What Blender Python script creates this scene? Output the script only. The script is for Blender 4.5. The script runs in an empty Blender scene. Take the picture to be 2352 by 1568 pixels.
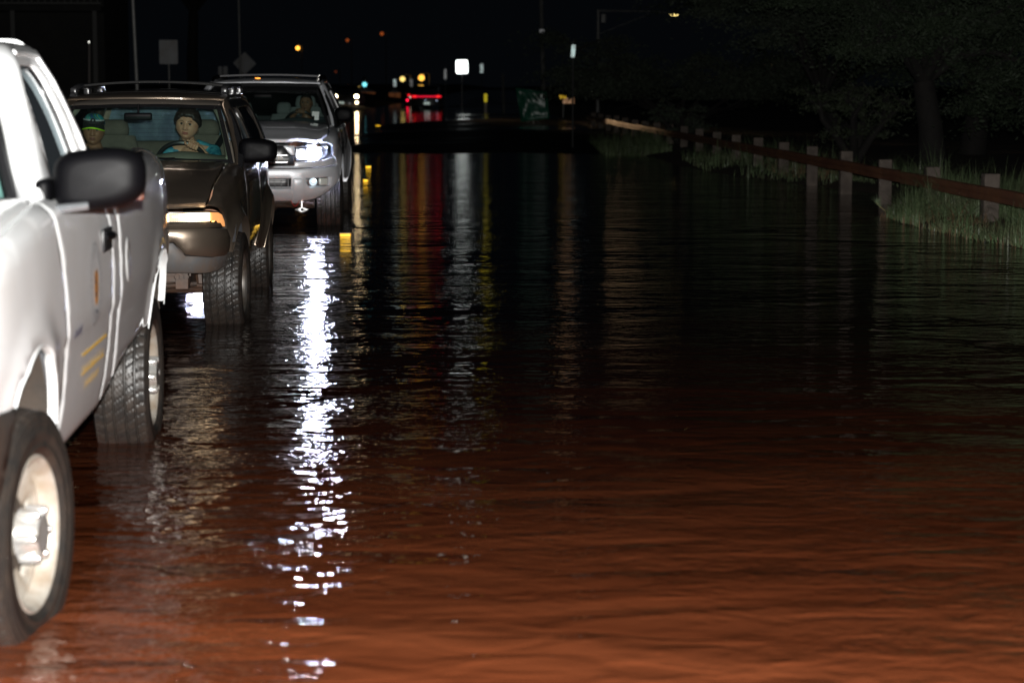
import bpy, bmesh, math, random
import numpy as np
from mathutils import Vector, Matrix, noise
from mathutils.geometry import delaunay_2d_cdt

# ------------------------------------------------------------------ camera, world, light, exposure
scene = bpy.context.scene
COL = scene.collection
PITCH = math.atan(595 / 4900)
CAM_H = 1.6
cam_data = bpy.data.cameras.new("camera")
cam_data.sensor_width = 36
cam_data.lens = 75.0
cam_data.clip_start = 0.1
cam_data.clip_end = 3000
cam_data.dof.use_dof = True
cam_data.dof.focus_distance = 15.2
cam_data.dof.aperture_fstop = 3.2
cam = bpy.data.objects.new("camera", cam_data)
cam.location = (0, 0, CAM_H)
cam.rotation_euler = (math.radians(90) - PITCH, 0, 0)
COL.objects.link(cam)
scene.camera = cam

world = bpy.data.worlds.new("World")
scene.world = world
world.use_nodes = True
bg = world.node_tree.nodes["Background"]
bg.inputs[0].default_value = (0.55, 0.72, 1.0, 1)      # overcast night sky, no sun
bg.inputs[1].default_value = 0.0022

scene.view_settings.view_transform = 'Standard'
scene.view_settings.look = 'None'
scene.view_settings.exposure = 0
scene.view_settings.gamma = 1
scene.cycles.max_bounces = 8
scene.cycles.glossy_bounces = 5
scene.cycles.transparent_max_bounces = 16
scene.cycles.sample_clamp_indirect = 25
scene.cycles.blur_glossy = 0.1
scene.cycles.use_denoising = True

# the photographer's flash gun, just above the lens
fl = bpy.data.lights.new("camera_flash", 'SPOT')
fl.energy = 11000
fl.color = (1.0, 0.98, 0.945)
fl.shadow_soft_size = 0.03
fl.spot_size = math.radians(105)
fl.spot_blend = 1.0
flo = bpy.data.objects.new("camera_flash", fl)
flo.location = (0.03, -0.04, CAM_H + 0.17)
flo.rotation_euler = (math.radians(90) + math.radians(1.5), 0, math.radians(2))
COL.objects.link(flo)


def at(x, y, Y):
    """point at world depth Y seen at (x, y) of the 2352 x 1568 picture"""
    cx = (x - 1176) / 4900; cy = -(y - 784) / 4900
    s, c = math.sin(PITCH), math.cos(PITCH)
    d = (cx, c + cy * s, -s + cy * c)
    t = Y / d[1]
    return Vector((d[0] * t, Y, CAM_H + d[2] * t))

R = math.radians
WATER = 0.0
DEPTH = 0.10            # water over the road: wheels stand at z = -DEPTH

# ------------------------------------------------------------------ object helpers
def link(o):
    COL.objects.link(o); return o

def tag(o, label=None, cat=None, group=None, kind=None):
    if label: o['label'] = label
    if cat: o['category'] = cat
    if group: o['group'] = group
    if kind: o['kind'] = kind
    return o

def empty(name, loc=(0, 0, 0), rz=0, label=None, cat=None, group=None):
    o = bpy.data.objects.new(name, None)
    o.empty_display_size = 0.2
    o.location = loc; o.rotation_euler = (0, 0, rz)
    link(o)
    return tag(o, label, cat, group)

def copy_tree(o, parent=None):
    c = o.copy(); link(c); c.parent = parent
    for k in list(o.children):
        copy_tree(k, c)
    return c

def meshobj(name, verts, faces, mat, parent=None, angle=35, smooth=True, weld=False):
    me = bpy.data.meshes.new(name)
    me.from_pydata([tuple(v) for v in verts], [], faces)
    if weld:
        b = bmesh.new(); b.from_mesh(me)
        bmesh.ops.remove_doubles(b, verts=b.verts, dist=0.0004)
        b.to_mesh(me); b.free()
    me.update()
    if smooth and len(me.polygons):
        me.polygons.foreach_set("use_smooth", [True] * len(me.polygons))
        try:
            me.set_sharp_from_angle(angle=math.radians(angle))
        except Exception:
            pass
    if mat is not None:
        for m in (mat if isinstance(mat, (list, tuple)) else [mat]):
            me.materials.append(m)
    o = bpy.data.objects.new(name, me); link(o)
    if parent is not None: o.parent = parent
    return o

class MB:
    """mesh builder: collects shapes, builds ONE mesh object"""
    def __init__(s): s.v = []; s.f = []; s.keep = False
    def add(s, verts, faces, M=None):
        n = len(s.v)
        s.v += [tuple(M @ Vector(p)) if M else tuple(p) for p in verts]
        s.f += [tuple(i + n for i in f) for f in faces]
        return s
    def box(s, c, d, rot=None, bev=0.0, taper=1.0):
        hx, hy, hz = d[0] / 2, d[1] / 2, d[2] / 2
        M = Matrix.Translation(c)
        if rot is not None: M = M @ (rot if isinstance(rot, Matrix) else Matrix.Rotation(rot, 4, 'Z'))
        if bev <= 0:
            P = [(x * (taper if z > 0 else 1), y * (taper if z > 0 else 1), z) for z in (-hz, hz) for x, y in ((-hx, -hy), (hx, -hy), (hx, hy), (-hx, hy))]
            F = [(3, 2, 1, 0), (4, 5, 6, 7), (0, 1, 5, 4), (1, 2, 6, 5), (2, 3, 7, 6), (3, 0, 4, 7)]
            return s.add(P, F, M)
        b = bmesh.new()
        bmesh.ops.create_cube(b, size=1)
        for v in b.verts:
            k = taper if v.co.z > 0 else 1
            v.co = Vector((v.co.x * d[0] * k, v.co.y * d[1] * k, v.co.z * d[2]))
        bmesh.ops.bevel(b, geom=list(b.edges), offset=min(bev, 0.49 * min(d)), segments=3, profile=0.5, affect='EDGES')
        b.verts.ensure_lookup_table()
        s.add([v.co.copy() for v in b.verts], [tuple(v.index for v in f.verts) for f in b.faces], M)
        b.free(); return s
    def tube(s, pts, r, n=10, caps=True, flat=None):
        """tube along a polyline; r number or list; flat=(a,b) elliptical factors (side, up)"""
        pts = [Vector(p) for p in pts]; m = len(pts)
        rs = r if isinstance(r, (list, tuple)) else [r] * m
        a, b = flat or (1, 1)
        V = []; prev = None
        for i, p in enumerate(pts):
            d = (pts[min(i + 1, m - 1)] - pts[max(i - 1, 0)]).normalized()
            if prev is None:
                up = Vector((0, 0, 1)) if abs(d.z) < 0.95 else Vector((0, 1, 0))
            else: up = prev
            side = d.cross(up).normalized(); up = side.cross(d).normalized(); prev = up
            for k in range(n):
                th = 2 * math.pi * k / n
                V.append(p + side * math.cos(th) * rs[i] * a + up * math.sin(th) * rs[i] * b)
        F = [(i * n + k, i * n + (k + 1) % n, (i + 1) * n + (k + 1) % n, (i + 1) * n + k) for i in range(m - 1) for k in range(n)]
        if caps:
            F.append(tuple(range(n))[::-1]); F.append(tuple((m - 1) * n + k for k in range(n)))
        return s.add(V, F)
    def lathe(s, prof, n=32, axis='x', M=None, close=False):
        """prof: list of (a, r): a along axis, r radius"""
        V = []
        for a, r in prof:
            for k in range(n):
                th = 2 * math.pi * k / n
                c, q = math.cos(th) * r, math.sin(th) * r
                V.append((a, c, q) if axis == 'x' else (c, a, q) if axis == 'y' else (c, q, a))
        m = len(prof)
        F = [(i * n + k, i * n + (k + 1) % n, (i + 1) * n + (k + 1) % n, (i + 1) * n + k) for i in range(m - 1) for k in range(n)]
        if close:
            F.append(tuple(range(n))[::-1]); F.append(tuple((m - 1) * n + k for k in range(n)))
        return s.add(V, F, M)
    def sphere(s, c, r, nu=16, nv=10, M=None):
        rx, ry, rz = (r, r, r) if not isinstance(r, (tuple, list)) else r
        V = [(0, 0, -rz)]
        for j in range(1, nv):
            ph = math.pi * j / nv
            for i in range(nu):
                th = 2 * math.pi * i / nu
                V.append((rx * math.sin(ph) * math.cos(th), ry * math.sin(ph) * math.sin(th), -rz * math.cos(ph)))
        V.append((0, 0, rz))
        F = [(0, 1 + (i + 1) % nu, 1 + i) for i in range(nu)]
        for j in range(nv - 2):
            for i in range(nu):
                F.append((1 + j * nu + i, 1 + j * nu + (i + 1) % nu, 1 + (j + 1) * nu + (i + 1) % nu, 1 + (j + 1) * nu + i))
        L = len(V) - 1
        F += [(1 + (nv - 2) * nu + i, 1 + (nv - 2) * nu + (i + 1) % nu, L) for i in range(nu)]
        T = Matrix.Translation(c)
        return s.add(V, F, T @ M if M else T)
    def grid(s, fn, nu, nv, flip=False):
        V = [fn(i / nu, j / nv) for j in range(nv + 1) for i in range(nu + 1)]
        F = []
        for j in range(nv):
            for i in range(nu):
                a = j * (nu + 1) + i
                q = (a, a + 1, a + nu + 2, a + nu + 1)
                F.append(q[::-1] if flip else q)
        return s.add(V, F)
    def prism(s, poly, a0, a1, axis='y', M=None):
        """extrude a 2D outline (u, v) from a0 to a1 along axis"""
        n = len(poly)
        def P(u, v, a): return (u, a, v) if axis == 'y' else (a, u, v) if axis == 'x' else (u, v, a)
        V = [P(u, v, a0) for u, v in poly] + [P(u, v, a1) for u, v in poly]
        F = [tuple(range(n)), tuple(range(2 * n - 1, n - 1, -1))] + [(i, i + n, (i + 1) % n + n, (i + 1) % n) for i in range(n)]
        return s.add(V, F, M)
    def build(s, name, mat, parent=None, angle=35, smooth=True, mirror=False):
        v, f = s.v, s.f
        if mirror:
            v = [(-p[0], p[1], p[2]) for p in v]; f = [q[::-1] for q in f]
        o = meshobj(name, v, f, mat, parent, angle, smooth)
        if not s.keep:
            b = bmesh.new(); b.from_mesh(o.data)
            bmesh.ops.recalc_face_normals(b, faces=b.faces)
            b.to_mesh(o.data); b.free()
        if smooth and not s.keep:
            try: o.data.set_sharp_from_angle(angle=math.radians(angle))
            except Exception: pass
        return o

# ------------------------------------------------------------------ materials
MATS = {}
def mat(name, color=(0.5, 0.5, 0.5), rough=0.5, metal=0.0, coat=0.0, emit=None, es=0.0, spec=0.5, vary=0.0,
        vscale=8.0, bump=0.0, bscale=60.0, rvary=0.0, dirt=None, trans=0.0, ior=1.45, coord='Object'):
    if name in MATS: return MATS[name]
    m = bpy.data.materials.new(name); m.use_nodes = True
    nt = m.node_tree; N = nt.nodes; L = nt.links
    b = N["Principled BSDF"]
    b.inputs["Base Color"].default_value = (*color, 1)
    b.inputs["Roughness"].default_value = rough
    b.inputs["Metallic"].default_value = metal
    b.inputs["Coat Weight"].default_value = coat
    b.inputs["Coat Roughness"].default_value = 0.03
    b.inputs["Specular IOR Level"].default_value = spec
    b.inputs["IOR"].default_value = ior
    b.inputs["Transmission Weight"].default_value = trans
    if emit:
        b.inputs["Emission Color"].default_value = (*emit, 1)
        b.inputs["Emission Strength"].default_value = es
    tc = N.new("ShaderNodeTexCoord")
    src = None
    if vary or rvary or dirt:
        no = N.new("ShaderNodeTexNoise"); no.inputs["Scale"].default_value = vscale
        no.inputs["Detail"].default_value = 6; no.inputs["Roughness"].default_value = 0.6
        L.new(tc.outputs[coord], no.inputs["Vector"]); src = no.outputs["Fac"]
    if vary or dirt:
        mx = N.new("ShaderNodeMix"); mx.data_type = 'RGBA'
        ra = N.new("ShaderNodeMapRange"); ra.inputs[1].default_value = 0.35; ra.inputs[2].default_value = 0.7
        L.new(src, ra.inputs[0]); L.new(ra.outputs[0], mx.inputs[0])
        c2 = dirt if dirt else tuple(min(1, c * (1 - vary)) for c in color)
        mx.inputs[6].default_value = (*color, 1); mx.inputs[7].default_value = (*c2, 1)
        L.new(mx.outputs[2], b.inputs["Base Color"])
    if rvary:
        r2 = N.new("ShaderNodeMapRange"); r2.inputs[3].default_value = max(0, rough - rvary); r2.inputs[4].default_value = rough + rvary
        L.new(src, r2.inputs[0]); L.new(r2.outputs[0], b.inputs["Roughness"])
    if bump:
        n2 = N.new("ShaderNodeTexNoise"); n2.inputs["Scale"].default_value = bscale; n2.inputs["Detail"].default_value = 4
        L.new(tc.outputs[coord], n2.inputs["Vector"])
        bp = N.new("ShaderNodeBump"); bp.inputs["Strength"].default_value = 1.0; bp.inputs["Distance"].default_value = bump
        L.new(n2.outputs["Fac"], bp.inputs["Height"]); L.new(bp.outputs[0], b.inputs["Normal"])
        if coat: L.new(bp.outputs[0], b.inputs["Coat Normal"])
    MATS[name] = m
    return m

def paint(name, color, metal=0.0, rough=0.35, drops=0.0006, grime=None):
    """car paint under clear coat, with rain beads and a little road film"""
    m = bpy.data.materials.new(name); m.use_nodes = True
    nt = m.node_tree; N = nt.nodes; L = nt.links; b = N["Principled BSDF"]
    b.inputs["Metallic"].default_value = metal
    b.inputs["Roughness"].default_value = rough
    b.inputs["Coat Weight"].default_value = 1.0
    b.inputs["Coat Roughness"].default_value = 0.04
    tc = N.new("ShaderNodeTexCoord")
    no = N.new("ShaderNodeTexNoise"); no.inputs["Scale"].default_value = 3.0; no.inputs["Detail"].default_value = 8
    L.new(tc.outputs["Object"], no.inputs["Vector"])
    mx = N.new("ShaderNodeMix"); mx.data_type = 'RGBA'
    ra = N.new("ShaderNodeMapRange"); ra.inputs[1].default_value = 0.42; ra.inputs[2].default_value = 0.72; ra.inputs[4].default_value = 0.35
    L.new(no.outputs["Fac"], ra.inputs[0]); L.new(ra.outputs[0], mx.inputs[0])
    g = grime or tuple(c * 0.7 for c in color)
    mx.inputs[6].default_value = (*color, 1); mx.inputs[7].default_value = (*g, 1)
    L.new(mx.outputs[2], b.inputs["Base Color"])
    # rain beads: sparse voronoi cells
    vo = N.new("ShaderNodeTexVoronoi"); vo.inputs["Scale"].default_value = 95.0
    L.new(tc.outputs["Object"], vo.inputs["Vector"])
    r1 = N.new("ShaderNodeMapRange"); r1.inputs[1].default_value = 0.0; r1.inputs[2].default_value = 0.26; r1.inputs[3].default_value = 1.0; r1.inputs[4].default_value = 0.0
    r1.interpolation_type = 'SMOOTHSTEP'
    L.new(vo.outputs["Distance"], r1.inputs[0])
    sc = N.new("ShaderNodeSeparateColor"); L.new(vo.outputs["Color"], sc.inputs[0])
    gt = N.new("ShaderNodeMath"); gt.operation = 'GREATER_THAN'; gt.inputs[1].default_value = 0.72
    L.new(sc.outputs[0], gt.inputs[0])
    mu = N.new("ShaderNodeMath"); mu.operation = 'MULTIPLY'; L.new(r1.outputs[0], mu.inputs[0]); L.new(gt.outputs[0], mu.inputs[1])
    bp = N.new("ShaderNodeBump"); bp.inputs["Distance"].default_value = drops
    L.new(mu.outputs[0], bp.inputs["Height"]); L.new(bp.outputs[0], b.inputs["Coat Normal"])
    MATS[name] = m
    return m

def glass(name, tint=(0.75, 0.9, 0.88), rough=0.0, film=0.0, film_col=(0.5, 0.6, 0.65), ior=1.45, pattern=9.0, refl=1.0):
    """thin window glass: sees through, Fresnel reflection; film = share of diffuse film"""
    m = bpy.data.materials.new(name); m.use_nodes = True
    nt = m.node_tree; N = nt.nodes; L = nt.links
    for n in list(N): N.remove(n)
    out = N.new("ShaderNodeOutputMaterial")
    tr = N.new("ShaderNodeBsdfTransparent"); tr.inputs[0].default_value = (*tint, 1)
    gl = N.new("ShaderNodeBsdfGlossy"); gl.inputs["Roughness"].default_value = 0.02
    fr = N.new("ShaderNodeFresnel"); ge = N.new("ShaderNodeNewGeometry")
    io = N.new("ShaderNodeMapRange"); io.inputs[3].default_value = ior; io.inputs[4].default_value = 1 / ior
    L.new(ge.outputs["Backfacing"], io.inputs[0]); L.new(io.outputs[0], fr.inputs[0])
    k = N.new("ShaderNodeMath"); k.operation = 'MULTIPLY'; k.inputs[1].default_value = refl; L.new(fr.outputs[0], k.inputs[0])
    m1 = N.new("ShaderNodeMixShader"); L.new(k.outputs[0], m1.inputs[0]); L.new(tr.outputs[0], m1.inputs[1]); L.new(gl.outputs[0], m1.inputs[2])
    last = m1.outputs[0]
    if film > 0:
        tc = N.new("ShaderNodeTexCoord"); no = N.new("ShaderNodeTexNoise"); no.inputs["Scale"].default_value = pattern
        no.inputs["Detail"].default_value = 8
        mp = N.new("ShaderNodeMapping"); mp.inputs["Scale"].default_value = (1.0, 1.0, 0.45)
        L.new(tc.outputs["Object"], mp.inputs[0]); L.new(mp.outputs[0], no.inputs["Vector"])
        ra = N.new("ShaderNodeMapRange"); ra.inputs[1].default_value = 0.3; ra.inputs[2].default_value = 0.75
        ra.inputs[3].default_value = film * 0.25; ra.inputs[4].default_value = film * 1.5
        L.new(no.outputs["Fac"], ra.inputs[0])
        tl = N.new("ShaderNodeBsdfTranslucent"); tl.inputs[0].default_value = (*film_col, 1)
        df = N.new("ShaderNodeBsdfDiffuse"); df.inputs[0].default_value = (*film_col, 1)
        m3 = N.new("ShaderNodeMixShader"); m3.inputs[0].default_value = 0.35; L.new(tl.outputs[0], m3.inputs[1]); L.new(df.outputs[0], m3.inputs[2])
        m2 = N.new("ShaderNodeMixShader"); L.new(ra.outputs[0], m2.inputs[0]); L.new(last, m2.inputs[1]); L.new(m3.outputs[0], m2.inputs[2])
        last = m2.outputs[0]
    L.new(last, out.inputs[0])
    MATS[name] = m
    return m

def emitter(name, color, strength, dif=(0.02, 0.02, 0.02)):
    m = mat(name, dif, 0.4, emit=color, es=strength)
    try: m.cycles.emission_sampling = 'FRONT_BACK' if strength > 30 else 'AUTO'
    except Exception: pass
    return m
# ------------------------------------------------------------------ curved panels
def interp(pts):
    """smooth (monotone-ish) 1D interpolation through (x, y) pairs"""
    X = [p[0] for p in pts]; Y = [p[1] for p in pts]; n = len(X)
    D = [(Y[i + 1] - Y[i]) / (X[i + 1] - X[i]) for i in range(n - 1)]
    T = [D[0]] + [0 if D[i - 1] * D[i] <= 0 else 2 * D[i - 1] * D[i] / (D[i - 1] + D[i]) for i in range(1, n - 1)] + [D[-1]]
    def f(x):
        if x <= X[0]: return Y[0]
        if x >= X[-1]: return Y[-1]
        lo = 0
        while x > X[lo + 1]: lo += 1
        h = X[lo + 1] - X[lo]; t = (x - X[lo]) / h
        return ((2 * t ** 3 - 3 * t ** 2 + 1) * Y[lo] + (t ** 3 - 2 * t ** 2 + t) * h * T[lo]
                + (-2 * t ** 3 + 3 * t ** 2) * Y[lo + 1] + (t ** 3 - t ** 2) * h * T[lo + 1])
    return f

def inside(poly, x, y):
    c = False; n = len(poly); j = n - 1
    for i in range(n):
        xi, yi = poly[i]; xj, yj = poly[j]
        if (yi > y) != (yj > y) and x < (xj - xi) * (y - yi) / (yj - yi) + xi: c = not c
        j = i
    return c

def resample(poly, step):
    out = []; n = len(poly)
    for i in range(n):
        a, b = Vector(poly[i]), Vector(poly[(i + 1) % n])
        k = max(1, int(math.ceil((b - a).length / step)))
        for j in range(k): out.append(tuple(a.lerp(b, j / k)))
    return out

def arc(cx, cy, r, a0, a1, n=16, ry=None):
    ry = ry or r
    return [(cx + r * math.cos(R(a0 + (a1 - a0) * i / n)), cy + ry * math.sin(R(a0 + (a1 - a0) * i / n))) for i in range(n + 1)]

def rounded(poly, r, n=4):
    """round the corners of a 2D outline"""
    out = []; m = len(poly)
    for i in range(m):
        p = Vector(poly[i]); a = Vector(poly[i - 1]) - p; b = Vector(poly[(i + 1) % m]) - p
        k = min(r, a.length * .45, b.length * .45)
        A = p + a.normalized() * k; B = p + b.normalized() * k
        for j in range(n + 1):
            t = j / n
            out.append(tuple(A * (1 - t) ** 2 + p * 2 * t * (1 - t) + B * t * t))
    return out

def mindist(pts, x, y):
    d = pts - np.array([x, y]); return math.sqrt((d * d).sum(axis=1).min())

def panel(mb, poly, fn, holes=(), res=0.05, lip=0.006, thick=0.02, off=0.0, skirt=True):
    """mesh a 2D outline (with holes) and wrap it on the surface fn(u, v); rounded edge and return flange"""
    step = res
    bnd = resample(poly, step); hs = [resample(h, step) for h in holes]
    loops = [bnd] + hs
    dense = []
    for l in loops: dense += resample(l, step / 3)
    dense = np.array(dense)
    pts = []; edges = []
    for l in loops:
        n0 = len(pts); pts += l
        edges += [(n0 + i, n0 + (i + 1) % len(l)) for i in range(len(l))]
    nb = len(pts)
    def ok(x, y): return inside(bnd, x, y) and not any(inside(h, x, y) for h in hs)
    for l in loops:            # inset ring for the rounded lip
        n = len(l)
        for i in range(n):
            a = Vector(l[i - 1]); b = Vector(l[(i + 1) % n]); d = b - a
            if d.length < 1e-9: continue
            nn = Vector((-d.y, d.x)).normalized()
            for sg in (1, -1):
                q = Vector(l[i]) + nn * lip * 1.6 * sg
                if ok(q.x, q.y) and mindist(dense, q.x, q.y) > lip * 1.1:
                    pts.append(tuple(q)); break
    ring = np.array(pts)
    xs = [p[0] for p in bnd]; ys = [p[1] for p in bnd]
    nx = int((max(xs) - min(xs)) / res) + 2; ny = int((max(ys) - min(ys)) / res) + 2
    for i in range(nx):
        for j in range(ny):
            x = min(xs) + i * res + (res / 2 if j % 2 else 0); y = min(ys) + j * res
            if ok(x, y) and mindist(ring, x, y) > res * 0.55: pts.append((x, y))
    V2, E2, F2, ov, _, _ = delaunay_2d_cdt([Vector(p) for p in pts], edges, [], 0, 1e-6, True)
    isb = [any(k < nb for k in o) for o in ov]
    faces = []
    for f in F2:
        cx = sum(V2[i].x for i in f) / len(f); cy = sum(V2[i].y for i in f) / len(f)
        if ok(cx, cy): faces.append(tuple(f))
    h = 0.002
    V3 = []; NR = []
    for p in V2:
        P = Vector(fn(p.x, p.y)); A = Vector(fn(p.x + h, p.y)); B = Vector(fn(p.x, p.y + h))
        nrm = (A - P).cross(B - P)
        nrm = nrm.normalized() if nrm.length > 1e-12 else Vector((0, -1, 0))
        V3.append(P + nrm * off); NR.append(nrm)
    out = [V3[i] - NR[i] * (lip * 0.75 if isb[i] else 0) for i in range(len(V3))]
    n0 = len(out)
    F = [f for f in faces]
    if skirt:
        cnt = {}
        for f in faces:
            for i in range(len(f)):
                e = (f[i], f[(i + 1) % len(f)]); cnt[e] = 1
        low = {}
        for (a, b) in list(cnt):
            if (b, a) not in cnt:
                for k in (a, b):
                    if k not in low:
                        low[k] = len(out); out.append(V3[k] - NR[k] * (thick + lip))
                F.append((b, a, low[a], low[b]))
    mb.add(out, F); mb.keep = True
    return mb

class Shell:
    """body side/front surface wrapped round a plan contour: W(t, v) with t along the contour, v height"""
    def __init__(s, contour, hood, r=0.08, inset=None, crown=0.04, flares=(), lean=None):
        P = [Vector(p) for p in contour]; s.pts = []; n = len(P)
        for i in range(n - 1):
            p0, p1, p2, p3 = P[max(i - 1, 0)], P[i], P[i + 1], P[min(i + 2, n - 1)]
            for k in range(24):
                t = k / 24
                # centripetal-ish hermite
                L = (p2 - p1).length
                m1 = (p2 - p0).normalized() * L if i > 0 else Vector((1, 0)) * L
                m2 = (p3 - p1).normalized() * L
                h = (2 * t ** 3 - 3 * t ** 2 + 1) * p1 + (t ** 3 - 2 * t ** 2 + t) * m1 + (-2 * t ** 3 + 3 * t ** 2) * p2 + (t ** 3 - t ** 2) * m2
                s.pts.append(h)
        s.pts.append(P[-1])
        s.T = [0]
        for i in range(1, len(s.pts)): s.T.append(s.T[-1] + (s.pts[i] - s.pts[i - 1]).length)
        s.Tn = np.array(s.T); s.X = np.array([p.x for p in s.pts]); s.Y = np.array([p.y for p in s.pts])
        s.hood = hood; s.r = r; s.inset = inset or (lambda z, y: 0.0); s.crown = crown; s.flares = flares
        s.lean = lean or (lambda z: 0.0)
        s.half = float(s.X.max())
        # widest point index splits front and side part
        s.split = int(np.argmax(s.X > s.half * 0.86))
    def xy(s, t):
        x = float(np.interp(t, s.Tn, s.X)); y = float(np.interp(t, s.Tn, s.Y))
        e = 0.03
        a = (np.interp(t - e, s.Tn, s.X), np.interp(t - e, s.Tn, s.Y)); b = (np.interp(t + e, s.Tn, s.X), np.interp(t + e, s.Tn, s.Y))
        d = Vector((b[0] - a[0], b[1] - a[1]))
        if t - e < 0: d = Vector((1, 0)) if t < 0.01 else d
        d.normalize()
        return x, y, d.y, -d.x          # outward normal (right of travel)
    def tx(s, x):                       # front part: t at which contour x
        k = s.split + 14
        return float(np.interp(x, s.X[:k], s.Tn[:k]))
    def ty(s, y):                       # side part: t at which contour y
        k = s.split - 6
        return float(np.interp(y, s.Y[k:], s.Tn[k:]))
    def H(s, x, y):
        w = s.half
        return s.hood(y) + (s.crown(y) if callable(s.crown) else s.crown) * max(0.0, 1 - (abs(x) / w) ** 2.4)
    def W(s, t, v):
        x, y, nx, ny = s.xy(t)
        zt = s.H(x, y); r = s.r(y) if callable(s.r) else s.r
        zs = zt - r
        if v <= zs: ins = 0.0; z = v
        else:
            a = (v - zs) / r
            if a < math.pi / 2: ins = r * (1 - math.cos(a)); z = zs + r * math.sin(a)
            else:
                d = v - zs - r * math.pi / 2; ins = r + d; z = None
        ins += s.inset(min(v, zs), y)
        # lean of the nose: y shift by height weighted to the front
        wf = max(0.0, -ny)
        X = x - nx * ins; Y = y - ny * ins + s.lean(min(v, zt)) * wf
        if z is None: z = s.H(X, Y) - 0.0
        for (yc, zc, Ri, Ro, amt) in s.flares:
            d = math.hypot(Y - yc, z - zc)
            if Ri - 0.02 <= d < Ro and X > s.half * 0.7:
                k = (Ro - d) / (Ro - Ri); k = min(1, max(0, k)); k = k * k * (3 - 2 * k)
                X += amt * k
        return Vector((X, Y, z))
    def vtop(s, t, d=0.0):
        x, y, nx, ny = s.xy(t); r = s.r(y) if callable(s.r) else s.r
        return s.H(x, y) - r + r * math.pi / 2 + d

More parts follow.
